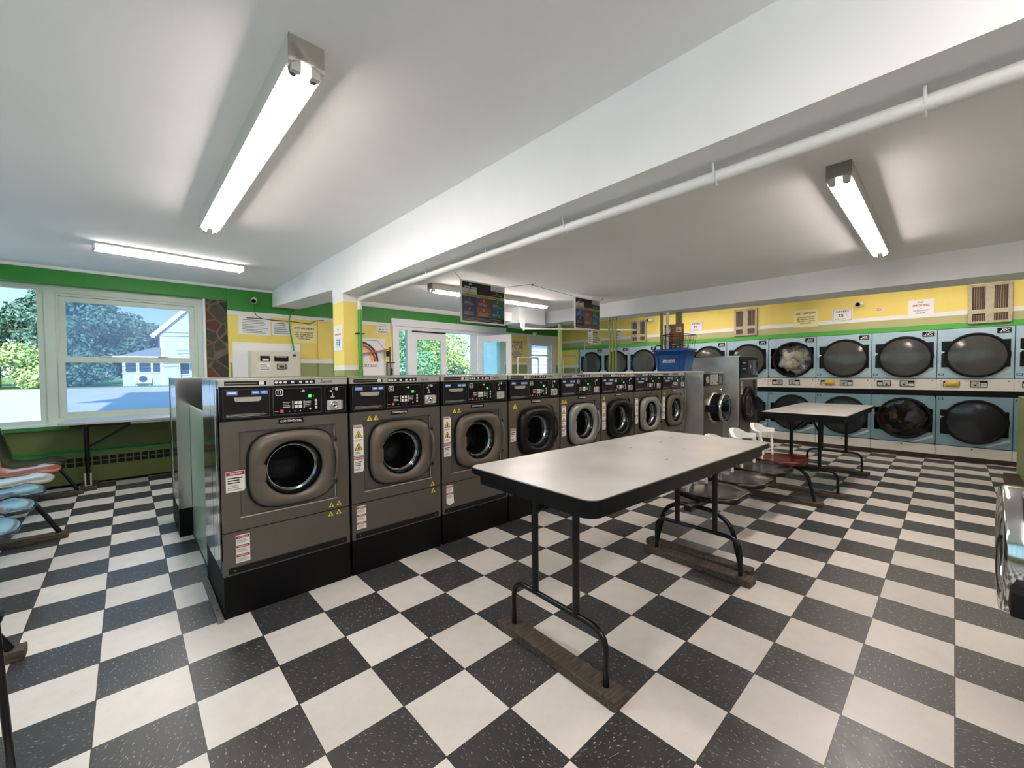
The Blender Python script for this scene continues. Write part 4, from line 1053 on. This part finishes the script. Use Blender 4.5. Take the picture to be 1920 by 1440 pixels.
t = camera_('white round security camera on the green band over the back wall papers', (.36, 6.10, 2.47), (-.3, -1, -.35))
part('wall_plate', MB().cyl((.02, .06, -.0), (.02, .1, -.0), .03, DGREEN, 14), t)
one('cable', MB().tube(fillet([(.38, 6.185, 2.40), (.39, 6.185, 2.25), (.50, 6.185, 2.205), (.9, 6.185, 2.20), (1.2, 6.185, 2.18), (1.26, 6.185, 2.24), (1.40, 6.17, 2.26)], .06, 4), .005, GREYB, 6), 'dark cable drooping from the camera across the back wall', 'cable')
camera_('white bullet camera under the green band near the far window', (6.53, 6.10, 2.31), (.6, -.8, -.3))
def d_nosm2(mb, w, h):
    mb.text('NO', 0, h*.32, -.003, h*.07, INK, None, True); mb.text('SMOKING', 0, h*.14, -.003, h*.08, RED, w*.7, True)
    mb.box(-w*.3, w*.3, -.003, -.002, -h*.38, h*.0, mat('notice_pale_blue', 'cfdaf0', .6)); mb.lines(-w*.22, w*.1, -h*.3, -h*.05, -.0035, BLUE, 3, 2); mb.box(w*.12, w*.2, -.004, -.003, -h*.32, -h*.06, GREYB)
paper('notice with red letters taped to the side of the yellow post', 0, .24, 1.62, 1.90, 0, PAPER, d_nosm2, -PI/2, loc=(.629, 3.45, 1.74))
paper('white notice tucked beside the green pipe left of the rainbow board', 2.0, 2.09, 2.07, 2.32, YB, PAPER, d_lines(4, 8))
def d_icons(mb, w, h):
    mb.lines(-w*.25, w*.25, h*.40, h*.46, -.003, INK, 1, 3, .8); mb.lines(-w*.4, w*.4, h*.24, h*.33, -.003, INKG, 1, 1)
    for x in (-.26, -.02, .26): mb.prism(superell(w*x, -h*.05, w*.055, h*.06, 2, 10), 'y', -.004, -.002, INK)
    mb.lines(-w*.4, w*.4, -h*.42, -h*.2, -.003, INKG, 2, 4)
paper('white notice with three small pictograms left of the door header', 2.36, 2.62, 2.09, 2.27, YB, PAPER, d_icons)
# rainbow board
t = thing('rainbow_board', 'white board with a black, red and yellow rainbow arc', 'sign', (2.0, BW-.02, 0))
mb = MB().box(-.44, .52, 0, .018, .9, 2.0, BOARDW)
for r0, r1, m in ((.335, .375, INK), (.28, .325, mat('arc_red', 'b03a1e', .5)), (.225, .27, mat('arc_yellow', 'e9b640', .5))):
    O_ = [(0+r1*math.cos(PI*k/40), 1.565+r1*math.sin(PI*k/40)) for k in range(41)]; I_ = [(0+r0*math.cos(PI*k/40), 1.565+r0*math.sin(PI*k/40)) for k in range(41)]
    mb.add([(a, -.002, b) for a, b in O_+I_], [(k, k+1, 42+k, 41+k) for k in range(40)], m)
mb.text('LAUNDRY BAR', .115, 1.49, -.002, .060, INK, .46)
part('panel', mb, t, None or 0)
part('edge_line', MB().bar((-.1, -.004, 1.955), (.36, -.004, 1.955), .004, .008, INKG).bar((.36, -.004, 1.955), (.50, -.004, 1.80), .004, .008, INKG).bar((.50, -.004, 1.80), (.50, -.004, .95), .004, .008, INKG), t)
one('wooden_rod', MB().bar((1.85, 6.08, 1.66), (2.56, 6.08, 1.80), .022, .022, CORK).bar((2.56, 6.08, 1.84), (2.57, 6.08, 0), .022, .022, mat('dark_wood', '5d4a36', .6)).box(2.49, 2.55, 6.06, 6.1, 1.66, 1.76, BLACKM), 'wooden rod on a dark post leaning before the rainbow board', 'rod')
t = thing('pay_phone', 'small black and white wall phone left of the door', 'phone', (2.61, BW-.02, 0))
part('back_plate', MB().box(-.05, .06, -.02, .02, 1.15, 1.54, PGREY).box(-.07, .08, -.04, .02, 1.54, 1.56, BLACKM), t)
part('handset', MB().cyl((-.0, -.05, 1.22), (-.0, -.05, 1.42), .02, BLACKM, 10).cyl((-.0, -.05, 1.41), (0, -.02, 1.41), .03, BLACKM, 10).cyl((-.0, -.05, 1.24), (0, -.02, 1.24), .03, BLACKM, 10), t)
def d_clean(mb, w, h):
    mb.text('CLEAN RITE', 0, h*.40, -.003, h*.09, INK, w*.85, True)
    for x, z in ((-.30, .17), (.12, .17), (-.30, -.24)):
        mb.frame(superell(w*x, h*z, w*.16, h*.13, 2, 24), superell(w*x, h*z, w*.14, h*.112, 2, 24), 'y', -.004, -.002, INK); mb.text('R', w*x, h*z, -.003, h*.1, INKG)
    mb.lines(w*.32, w*.46, h*.05, h*.3, -.003, INK, 6, 1); mb.lines(-w*.1, w*.46, -h*.44, -h*.06, -.003, INKG, 8, 2)
paper('beige poster with ringed symbols headed CLEAN RITE, right of the open door', 5.62, 6.22, 1.66, 2.13, YB, mat('poster_beige', 'd9cf9e', .6), d_clean, cat='poster', name='wall_poster')

# ---------------------------------------------------------------- things on the dryer wall (facing -X)
def wpaper(label, y, z, w_, h_, m, draw, cat='notice'):
    return paper(label, 0, w_, 0, h_, 0, m, draw, -PI/2, cat, loc=(DX-.003, y, z))
wpaper('yellow ANY LAUNDRY notice above the dryer with pale laundry', .605, 2.25, .36, .30, PAPERY, d_any)
wpaper('white DRYERS 25¢ card right of the yellow notice', .095, 2.255, .27, .20, PAPER, d_dry)
wpaper('white DRYERS 25¢ card above the tall steel washer', 2.52, 2.27, .27, .20, PAPER, d_dry)
wpaper('white NO SMOKING notice above the dryers at the right', -.84, 2.265, .275, .245, PAPER, d_smoke)
wpaper('small pink slip on the yellow wall left of the no smoking notice', -.38, 2.295, .108, .065, mat('paper_pink', 'ecd2b8', .7), lambda mb, w, h: mb.lines(-w*.4, w*.4, -h*.4, h*.4, -.003, RED, 3, 1, .3))
wpaper('yellow handwritten sheet left of the three olive pipes', 5.08, 2.20, .34, .33, PAPERY, d_lines(6, 12))
wpaper('white card between the olive pipes and the small wall grille', 3.95+.45, 2.24, .22, .22, PAPER, d_dry)
def grille(label, y0, y1, z0, z1, split):
    t = thing('wall_vent', label, 'vent', (DX-.001, (y0+y1)/2, (z0+z1)/2), -PI/2)
    w_, h_ = (y1-y0)/2, (z1-z0)/2; fr = MB(); zz = -h_+2*h_*.30
    fr.box(-w_, w_, -.035, 0, h_-.035, h_, VENTW).box(-w_, w_, -.035, 0, -h_, -h_+.03, VENTW).box(-w_, w_, -.035, 0, zz-.03, zz+.03, VENTW)
    for x in (-w_, w_-.035): fr.box(x, x+.035, -.034, 0, -h_, h_, VENTW)
    fr.box(-.04, .04, -.034, 0, -h_, h_, VENTW)
    part('frame', fr, t); sc = part('screen', MB().box(-w_+.03, w_-.03, -.012, -.004, -h_+.02, h_-.02, VENTB), t)
    wm = MB()
    for k in range(int(2*w_/.022)): x = -w_+.035+k*.022; wm.bar((x, -.018, -h_+.02), (x, -.018, h_-.02), .003, .003, VENTW)
    part('wire_mesh', wm, sc)
grille('brown screened wall grille with four panes at the far right', -1.72, -1.32, 1.975, 2.52, 0)
grille('brown screened wall grille above the tall steel washer', 1.37, 1.77, 2.015, 2.525, 0)
grille('small brown screened wall grille right of the three olive pipes', 3.65, 4.04, 2.025, 2.52, 0)
camera_('dark lens bullet camera on the yellow wall over the dryers', (DX-.09, -.13, 2.40), (-1, .25, -.2))
camera_('small bullet camera right of the small wall grille', (DX-.1, 3.52, 2.50), (-.8, .8, -.2))

# ---------------------------------------------------------------- hanging price boards
def price_board(label, x0, x1, z0, z1, y, six, hooks):
    w_, h_ = x1-x0, z1-z0
    t = thing('hanging_sign', label, 'hanging sign', ((x0+x1)/2, y, (z0+z1)/2))
    mb = MB(); mb.box(-w_/2, w_/2, 0, .012, -h_/2, h_/2, PAPER)
    W, H = w_/2-.022, h_/2-.02; Y = -.001
    mb.rect(-W, W, -H, H, Y, PBLK)
    top = H-2*H*.29
    mb.rect(-W, -W+.66*W, top+.0, top+2*H*.13, Y-.0005, PGREY); mb.rect(W*.34, W, H-2*H*.14, H, Y-.0005, PGREY)
    mb.rect(-W, W, top-2*H*.075, top, Y-.0008, PGOLD)
    mb.text('$4.50', -W*.62, H*.90, Y-.001, H*.075, LABEL, None, True); mb.text('SUPER WASH', -W*.62, H*.74, Y-.001, H*.075, LABEL, W*.55, True)
    mb.text('$4.25', -W*.66, H*.60, Y-.001, H*.06, INK, None, True); mb.text('WARM WASH', -W*.66, H*.48, Y-.001, H*.055, INK, W*.5, True)
    mb.text('$4.75', W*.66, H*.90, Y-.001, H*.075, INK, None, True); mb.text('HOT WASH', W*.66, H*.78, Y-.001, H*.06, INK, W*.4, True)
    mb.text('$4.25', W*.66, H*.62, Y-.001, H*.05, PGREY); mb.text('COLD WASH', W*.66, H*.51, Y-.001, H*.055, PGREY, W*.45, True)
    mb.text('INSTRUCTIONS FOR WASHERS', 0, top-H*.075, Y-.0012, H*.075, INK, W*1.6, True)
    b0 = -H+2*H*.13; t0 = top-2*H*.075; mid = (b0+t0)/2
    cols = [(-W, -W*.34), (-W*.34, W*.34), (W*.34, W)]
    for j, (a, b) in enumerate(cols):
        for r, (za, zb) in enumerate(((mid, t0), (b0, mid))):
            m = [[PBLUE if six else NAVY, MAROON, PGREEN], [NAVY, PORANGE, PTEAL]][r][j]
            mb.rect(a, b, za, zb, Y-.0006, m)
            mb.text(str([[1, 2, 3], [4, 5, 6]][r][j]), (a+b)/2, zb-(zb-za)*.24, Y-.001, (zb-za)*.24, LABEL)
            mb.lines(a+.03, b-.03, za+(zb-za)*.12, za+(zb-za)*.5, Y-.001, PGREY, 3, j+r*3, .22)
    mb.lines(-W*.95, W*.95, -H*.97, -H*.78, Y-.001, PGREY, 3, 4, .2)
    part('panel', mb, t)
    for x, hx in ((-w_/2+.02, hooks[0]), (w_/2-.02, hooks[1])):
        part('cord', MB().tube([(x, .006, h_/2-.01), (hx-(x0+x1)/2, .03, ZC-(z0+z1)/2)], .0028, CORD, 6).lathe([(.012, ZC-(z0+z1)/2-.008), (.012, ZC-(z0+z1)/2)], (hx-(x0+x1)/2, .03, 0), 'z', CORD, 8), t)
price_board('hanging price board nearer the viewer, glare across it', 2.04, 2.80, 1.995, 2.535, 3.1, False, (1.93, 3.39))
price_board('hanging price board farther right with six numbered squares', 4.42, 5.14, 2.07, 2.61, 3.15, True, (3.43, 5.27))
wb = one('paper_tag', MB().box(-.07, .07, -.002, 0, -.12, .12, PAPER).rect(-.05, .03, .07, .12, -.003, BLUE).lines(-.05, .05, -.1, .05, -.003, INKG, 5, 3), 'paper tag dangling below the farther price board', 'tag', (4.86, 3.16, 1.965))

# ---------------------------------------------------------------- bin, basket, notice stand, carts
t = thing('storage_bin', 'blue plastic recycling bin standing on the white board', 'bin', (4.88, 1.735, WH+.0175))
def b_bin(mb):
    lv = [(0, .80), (.30, .96), (.30, 1.04), (.335, 1.05), (.335, .98), (.02, .78)]
    base = rrect(-.18, .18, -.27, .27, .05, 4); n = len(base); vs = []; fs = []
    for z, k in lv: vs += [(x*k, y*k, z) for x, y in base]
    for i in range(len(lv)-1):
        for k in range(n): fs.append((i*n+k, i*n+(k+1) % n, (i+1)*n+(k+1) % n, (i+1)*n+k))
    mb.add(vs, fs, BIN, True); mb.add(vs[:n], [tuple(range(n))], BIN); mb.add(vs[-n:], [tuple(range(n))], BIN)
t.location.x += .17
b_bin(b := MB()); body = part('body', b, t)
pb = MB(Matrix.Translation((-.166, 0, .14)) @ Matrix.Rotation(math.radians(-5.5), 4, 'Y') @ Matrix.Rotation(-PI/2, 4, 'Z'))
pb.frame(rrect(-.19, .15, -.13, .10, .03), rrect(-.18, .14, -.13, .09, .025), 'y', -.006, .006, BIN)
pb.text('ZERO-SORT', 0.0, .02, -.006, .03, BINW, .20, True).rect(-.10, .10, -.01, -.003, -.006, BINW)
part('logo', pb, t, label='white lettering')
for y in (-.16, .16): part('handle', MB().tube(fillet([(-.185, y-.06, .32), (-.185, y-.05, .39), (-.185, y+.05, .39), (-.185, y+.06, .32)], .04, 4), .008, TUBE, 8), t)
t = thing('wire_basket', 'dark wire laundry basket behind the blue bin', 'basket', (5.43, 1.85, WH+.0175))
def ringz(mb, z, k, r): mb.tube([(x*k, y*k, z) for x, y in rrect(-.18, .18, -.20, .20, .03, 3)], r, WIRE, 6, True)
wb = MB()
for z, k, r in ((.02, .72, .005), (.18, .80, .003), (.34, .90, .003), (.50, 1.0, .003), (.58, 1.05, .007)): ringz(wb, z, k, r)
part('rim_wires', wb, t)
wv = MB()
for x in (-.18, -.09, 0, .09, .18):
    for s in (-1, 1): wv.tube([(x*.72, s*.2*.72, .02), (x*1.05, s*.2*1.05, .58)], .003, WIRE, 5)
for y in (-.1, 0, .1):
    for s in (-1, 1): wv.tube([(s*.18*.72, y*.72, .02), (s*.18*1.05, y*1.05, .58)], .003, WIRE, 5)
    wv.tube([(-.13, y*.72, .02), (.13, y*.72, .02)], .003, WIRE, 5)
part('upright_wires', wv, t)
t = thing('notice_board', 'wood framed board of coloured posters in front of the olive post', 'notice board', (5.74, 2.08, 1.335), -PI/2)
part('frame', MB().box(-.15, .18, -.02, .02, .35, .80, CORK).box(-.15, .18, -.02, .02, .05, .35, CORK), t, .004)
pp = MB().rect(-.13, -.04, .66, .75, -.021, PAPER).rect(-.02, .05, .62, .75, -.021, CORK).rect(.06, .15, .66, .75, -.021, PAPER).lines(-.12, -.05, .67, .74, -.022, INK, 3, 1).lines(.07, .14, .67, .74, -.022, INK, 3, 2)
for j, m in enumerate((PTEAL, MAROON, PGREEN)):
    a = -.12+j*.09; pp.rect(a, a+.085, .10, .52, -.021, m); pp.lines(a+.015, a+.07, .13, .48, -.022, LABEL, 8, j, .3)
part('poster', pp, t)
part('bracket', MB().box(-.02, .02, 0.02, .15, .60, .64, CORK), t)
def cart(label, x, y, w_, h_, hook):
    t = thing('laundry_cart', label, 'cart', (x, y, 0), 0, None)
    fr = MB().tube(fillet([(-w_/2, 0, .32), (-w_/2, 0, h_), (w_/2, 0, h_), (w_/2, 0, .32)], .02, 3), .013, WIREW, 10)
    part('garment_bar', fr, t)
    if hook: part('hook', MB().tube([(w_/2, 0, h_-.01), (w_/2-.04, 0, h_-.05), (w_/2-.06, 0, h_-.04)], .010, WIREW, 8), t)
    bk = MB()
    for z, k in ((.30, .8), (.45, .87), (.60, .94), (.75, 1.0)): bk.tube([(a*k, b*k, z) for a, b in rrect(-w_/2+.02, w_/2-.02, -.24, .24, .04, 3)], .005, WIREW, 6, True)
    for q in range(-3, 4):
        for s in (-1, 1): bk.tube([(q*w_*.14*.8, s*.24*.8, .30), (q*w_*.14, s*.24, .75)], .003, WIREW, 5)
        bk.tube([(q*w_*.14*.8, -.19, .30), (q*w_*.14*.8, .19, .30)], .003, WIREW, 5)
    part('basket', bk, t)
    for sx in (-1, 1):
        for sy in (-1, 1):
            c_ = part('caster', MB().cyl((sx*w_*.36-.012, sy*.17, .05), (sx*w_*.36+.012, sy*.17, .05), .05, BLACKM, 16).bar((sx*w_*.36, sy*.17, .05), (sx*w_*.36, sy*.17, .30), .02, .02, WIREW), t)
cart('wire laundry cart, left of the three with tall garment bars', 5.38, 5.2, .64, 1.66, True)
cart('wire laundry cart, middle of the three with tall garment bars', 6.28, 5.2, .58, 1.63, True)
cart('wire laundry cart, right of the three with tall garment bars', 6.95, 5.35, .60, 1.74, False)
one('dangling_strap', MB().box(-.012, .012, -.004, .004, -.42, 0, LABEL).box(-.10, .09, -.03, .03, 0, .025, LABEL), 'white strap hanging from a bracket on the far dryer wall', 'strap', (7.605, 5.35, 2.13))

# ---------------------------------------------------------------- outside
SL = .0767
def gz(y): return -.15+SL*(y-7)
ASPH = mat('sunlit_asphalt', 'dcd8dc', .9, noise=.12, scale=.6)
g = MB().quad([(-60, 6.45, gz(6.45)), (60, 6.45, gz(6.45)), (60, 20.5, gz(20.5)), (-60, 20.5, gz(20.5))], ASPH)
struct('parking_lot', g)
struct('grass_verge', MB().quad([(-60, 20.5, gz(20.5)), (60, 20.5, gz(20.5)), (60, 60, gz(20.5)+.3), (-60, 60, gz(20.5)+.3)], mat('grass', '8fae68', .9, noise=.3, scale=3)))
LF = [M_leaf('leaf_shade_green', '50776a', '7b9f8c'), M_leaf('leaf_bright_green', 'a5c47f', 'd6e6ae'), M_leaf('leaf_mid_green', '7fae8e', 'b4d6b4')]
BARK = mat('bark', '5a4b3c', .8, noise=.3)
def tree(label, x, y, z0, h, w_, m, n, seed, size, trunk=True, d_=None, lean=1.0, cat='tree', name='tree', grp=None):
    rnd = random.Random(seed); d_ = d_ or w_
    t = thing(name, label, cat, (x, y, z0), 0, grp)
    blobs = [(0, 0, h*.55, w_*.42, h*.42)]
    for k in range(16):
        a = rnd.random()*2*PI; rr = w_*.5*(rnd.random()**.5); zz = h*(.18+.72*rnd.random())
        s = max(.25, 1-abs(zz/h-.45)*1.3)
        blobs.append((rr*s*math.cos(a), rr*s*math.sin(a)*d_/w_, zz, w_*.2*s+.1, w_*.16*s+.1))
    vs = []; fs = []
    for i in range(int(n*1.9)):
        bx, by, bz, br, bh = rnd.choice(blobs)
        v = Vector((rnd.gauss(0, 1), rnd.gauss(0, 1), rnd.gauss(0, 1))).normalized()*(.75+.3*rnd.random())
        c = Vector((bx+v.x*br, by+v.y*br, max(.05, bz+v.z*bh)))
        nrm = (v+Vector((rnd.gauss(0, .5), rnd.gauss(0, .5), rnd.gauss(0, .5)+.3))).normalized()
        a = nrm.orthogonal().normalized(); a.rotate(Matrix.Rotation(rnd.random()*6, 3, nrm)); b = nrm.cross(a)
        s = size*.66*(.6+.8*rnd.random())
        o = len(vs); vs += [tuple(c-a*s*.5), tuple(c-b*s*.28), tuple(c+a*s*.5), tuple(c+b*s*.28)]; fs.append((o, o+1, o+2, o+3))
    part('foliage', MB().add(vs, fs, m), t)
    tk = MB()
    tk.tube([(0, 0, -.2), (.03, 0, h*.4), (0, .03, h*.8)], [w_*.03+.03, w_*.022+.02, .02], BARK, 8)
    part('trunk', tk, t)
    return t
tree('dark leafy tree filling the upper part of the far left window', -6.1, 25, gz(20.5), 3.6, 5.0, LF[0], 5200, 1, .30)
tree('yellow green round bush in the far left window', -4.35, 21.3, gz(20.5), 1.75, 2.4, LF[1], 3800, 2, .17, cat='bush', name='bush')
tree('large dark tree seen through the double hung window', -2.5, 25, gz(20.5), 4.5, 4.6, LF[0], 6500, 3, .26)
tree('dark tree at the right part of the double hung window', -.65, 27.5, gz(20.5), 3.4, 3.2, LF[0], 3000, 4, .28)
tree('dark hedge bush below the large tree beyond the lot', -2.75, 22.6, gz(20.5), 1.6, 2.2, LF[0], 3000, 5, .2, cat='bush', name='bush')
tree('bushy green tree close outside the closed door leaf', 5.2, 11.0, -.3, 3.6, 2.6, LF[2], 7000, 6, .14)
tree('sunlit tree outside the open doorway', 7.1, 11.4, -.3, 4.2, 3.0, LF[1], 8000, 7, .14)
tree('dark lower bush outside the open doorway', 6.9, 10.0, -.3, 1.9, 1.7, LF[0], 3500, 8, .12, cat='bush', name='bush')
tree('leafy bush outside the left sidelight', 4.0, 12.4, -.3, 3.2, 2.6, LF[2], 4500, 9, .16, cat='bush', name='bush')
# house beyond the lot
HS = mat('house_siding', 'd7dcea', .7, noise=.05); HR = mat('house_roof', '8d8ea0', .8); HT = mat('house_trim', 'eef1f7', .6); HW = mat('house_window', '4b5a78', .15)
HZ = gz(20.5)
t = thing('house', 'pale two part house with a gabled end beyond the parking lot', 'house', (0, 22, HZ))
part('wall', MB().prism([(.0, -.1), (3.2, -.1), (3.2, 2.2), (1.6, 3.95), (.0, 2.2)], 'y', 0, 3.5, HS), t)
part('roof', MB().prism([(-.28, 2.0), (1.6, 4.05), (3.5, 2.0), (3.5, 2.16), (1.6, 4.24), (-.28, 2.16)], 'y', -.15, 3.6, HR).bar((-.28, -.15, 2.06), (1.6, -.15, 4.12), .06, .16, HT), t)
an = part('annex_wall', MB().box(-1.2, .0, .1, 2.6, -.1, 1.22, HS).box(-1.22, .02, .09, .12, .52, .56, HT), t)
part('annex_roof', MB().prism([(-1.45, 1.20), (-.2, 1.62), (.02, 1.62), (.02, 1.20)], 'y', -.1, 2.7, HR).box(-1.48, .02, -.14, -.08, 1.16, 1.25, HT), t)
for x0, x1, z0, z1 in ((-1.1, -.78, .58, .98), (-.68, -.32, .58, .98), (-.24, -.02, .58, .98)):
    f = part('window_frame', MB().box(x0-.04, x1+.04, .06, .1, z0-.04, z1+.04, HT), t); part('pane', MB().box(x0, x1, .05, .062, z0, z1, HW), f)
f = part('window_frame', MB().box(.58, 1.0, -.04, 0, .45, 1.05, HT), t); part('pane', MB().box(.63, .95, -.05, -.038, .5, 1.0, HW), f)
part('porch_post', MB().box(.02, .10, -.06, .02, -.1, 2.15, HT), t)
t = thing('outdoor_unit', 'white outdoor air unit before the house wall', 'air conditioner', (-.58, 21.75, HZ))
part('case', MB().box(-.26, .26, -.12, .12, .12, .48, HT), t); part('fan_grille', MB().lathe([(.13, -.125), (.10, -.13), (0, -.13)], (0, 0, .30), 'y', HW, 20), t); part('leg', MB().bar((-.2, 0, -.05), (-.2, 0, .12), .04, .04, HT), t); part('leg', MB().bar((.2, 0, -.05), (.2, 0, .12), .04, .04, HT), t)
t = thing('yard_sign', 'white board on two posts in front of the gabled house', 'sign', (.75, 21.2, HZ))
part('panel', MB().box(-.28, .42, -.03, .03, 1.15, 1.55, HT).lines(-.22, .36, 1.2, 1.5, -.035, PGREY, 4, 2), t)
for x in (-.18, .32): part('post', MB().bar((x, 0, -.1), (x, 0, 1.2), .05, .05, HT), t)
for j, z in enumerate((2.05, 2.2)): one('utility_wire', MB().tube([(-6, 20, HZ+z+.1), (-2, 20, HZ+z-.12), (4, 20.3, HZ+z+.05)], .012, GREYB, 5), ['lower utility wire crossing before the house', 'upper utility wire crossing before the house'][j], 'wire')
t = thing('neighbour_house', 'white sided house outside the small far window', 'house', (14.2, 12.5, -.2))
part('wall', MB().box(-2.2, 4.5, 0, 3, -.1, 3.0, HS), t); part('siding_line', (lambda b: [b.box(-2.2, 4.5, -.02, 0, .1+.16*k, .115+.16*k, HR) for k in range(18)] and b)(MB()), t); part('roof', MB().prism([(-.5, 3.0), (1.2, 4.2), (3, 3.0)], 'x', -1.5, 3.8, HR), t)
# roof of the laundromat itself
struct('building_roof', MB().box(XL-.3, 9.2, YF-.5, BW+.35, ZC+.15, ZC+.5, HR).box(-3.4, -1.72, 6.4, 7.0, 2.58, 2.66, HT))
struct('shadow_board', MB().prism([(-3.0, 5.72), (4, 5.72), (4, 9.05), (-3.0, 9.05), (-3.0, 7.95), (-3.75, 7.45), (-3.0, 7.35)], 'y', 5.0, 5.15, HR).box(-1.0, -.8, 5, 5.15, ZC+.4, 5.8, HR).box(2.0, 2.2, 5, 5.15, ZC+.4, 5.8, HR))  # unseen board added above the roof, outline shaped to cast the lot shadow

# ---------------------------------------------------------------- light
wd = bpy.data.worlds.new('world'); scene.world = wd; wd.use_nodes = True
nt = wd.node_tree; bg = nt.nodes['Background']
tc = nt.nodes.new('ShaderNodeTexCoord'); sp = nt.nodes.new('ShaderNodeSeparateXYZ'); cr = nt.nodes.new('ShaderNodeValToRGB')
nt.links.new(tc.outputs['Generated'], sp.inputs[0]); nt.links.new(sp.outputs[2], cr.inputs[0])
e = cr.color_ramp.elements; e[0].position = 0; e[0].color = srgb('dff2fb'); e[1].position = .6; e[1].color = srgb('7fc0ee')
q = e.new(.12); q.color = srgb('c2ecf7')
nt.links.new(cr.outputs[0], bg.inputs[0]); bg.inputs[1].default_value = .92
su = bpy.data.lights.new('sun', 'SUN'); su.energy = 4.2; su.angle = .01; su.color = (1, .96, .9)
so = bpy.data.objects.new('sun', su); col.objects.link(so)
so.rotation_euler = Vector((.144, 1, -.62)).to_track_quat('-Z', 'Y').to_euler(); so.location = (0, -10, 20)

vs_ = scene.view_settings; vs_.view_transform = 'Standard'; vs_.look = 'None'; vs_.exposure = .6; vs_.gamma = 1; vs_.use_curve_mapping = False
scene.cycles.max_bounces = 8; scene.cycles.diffuse_bounces = 4; scene.cycles.transparent_max_bounces = 24
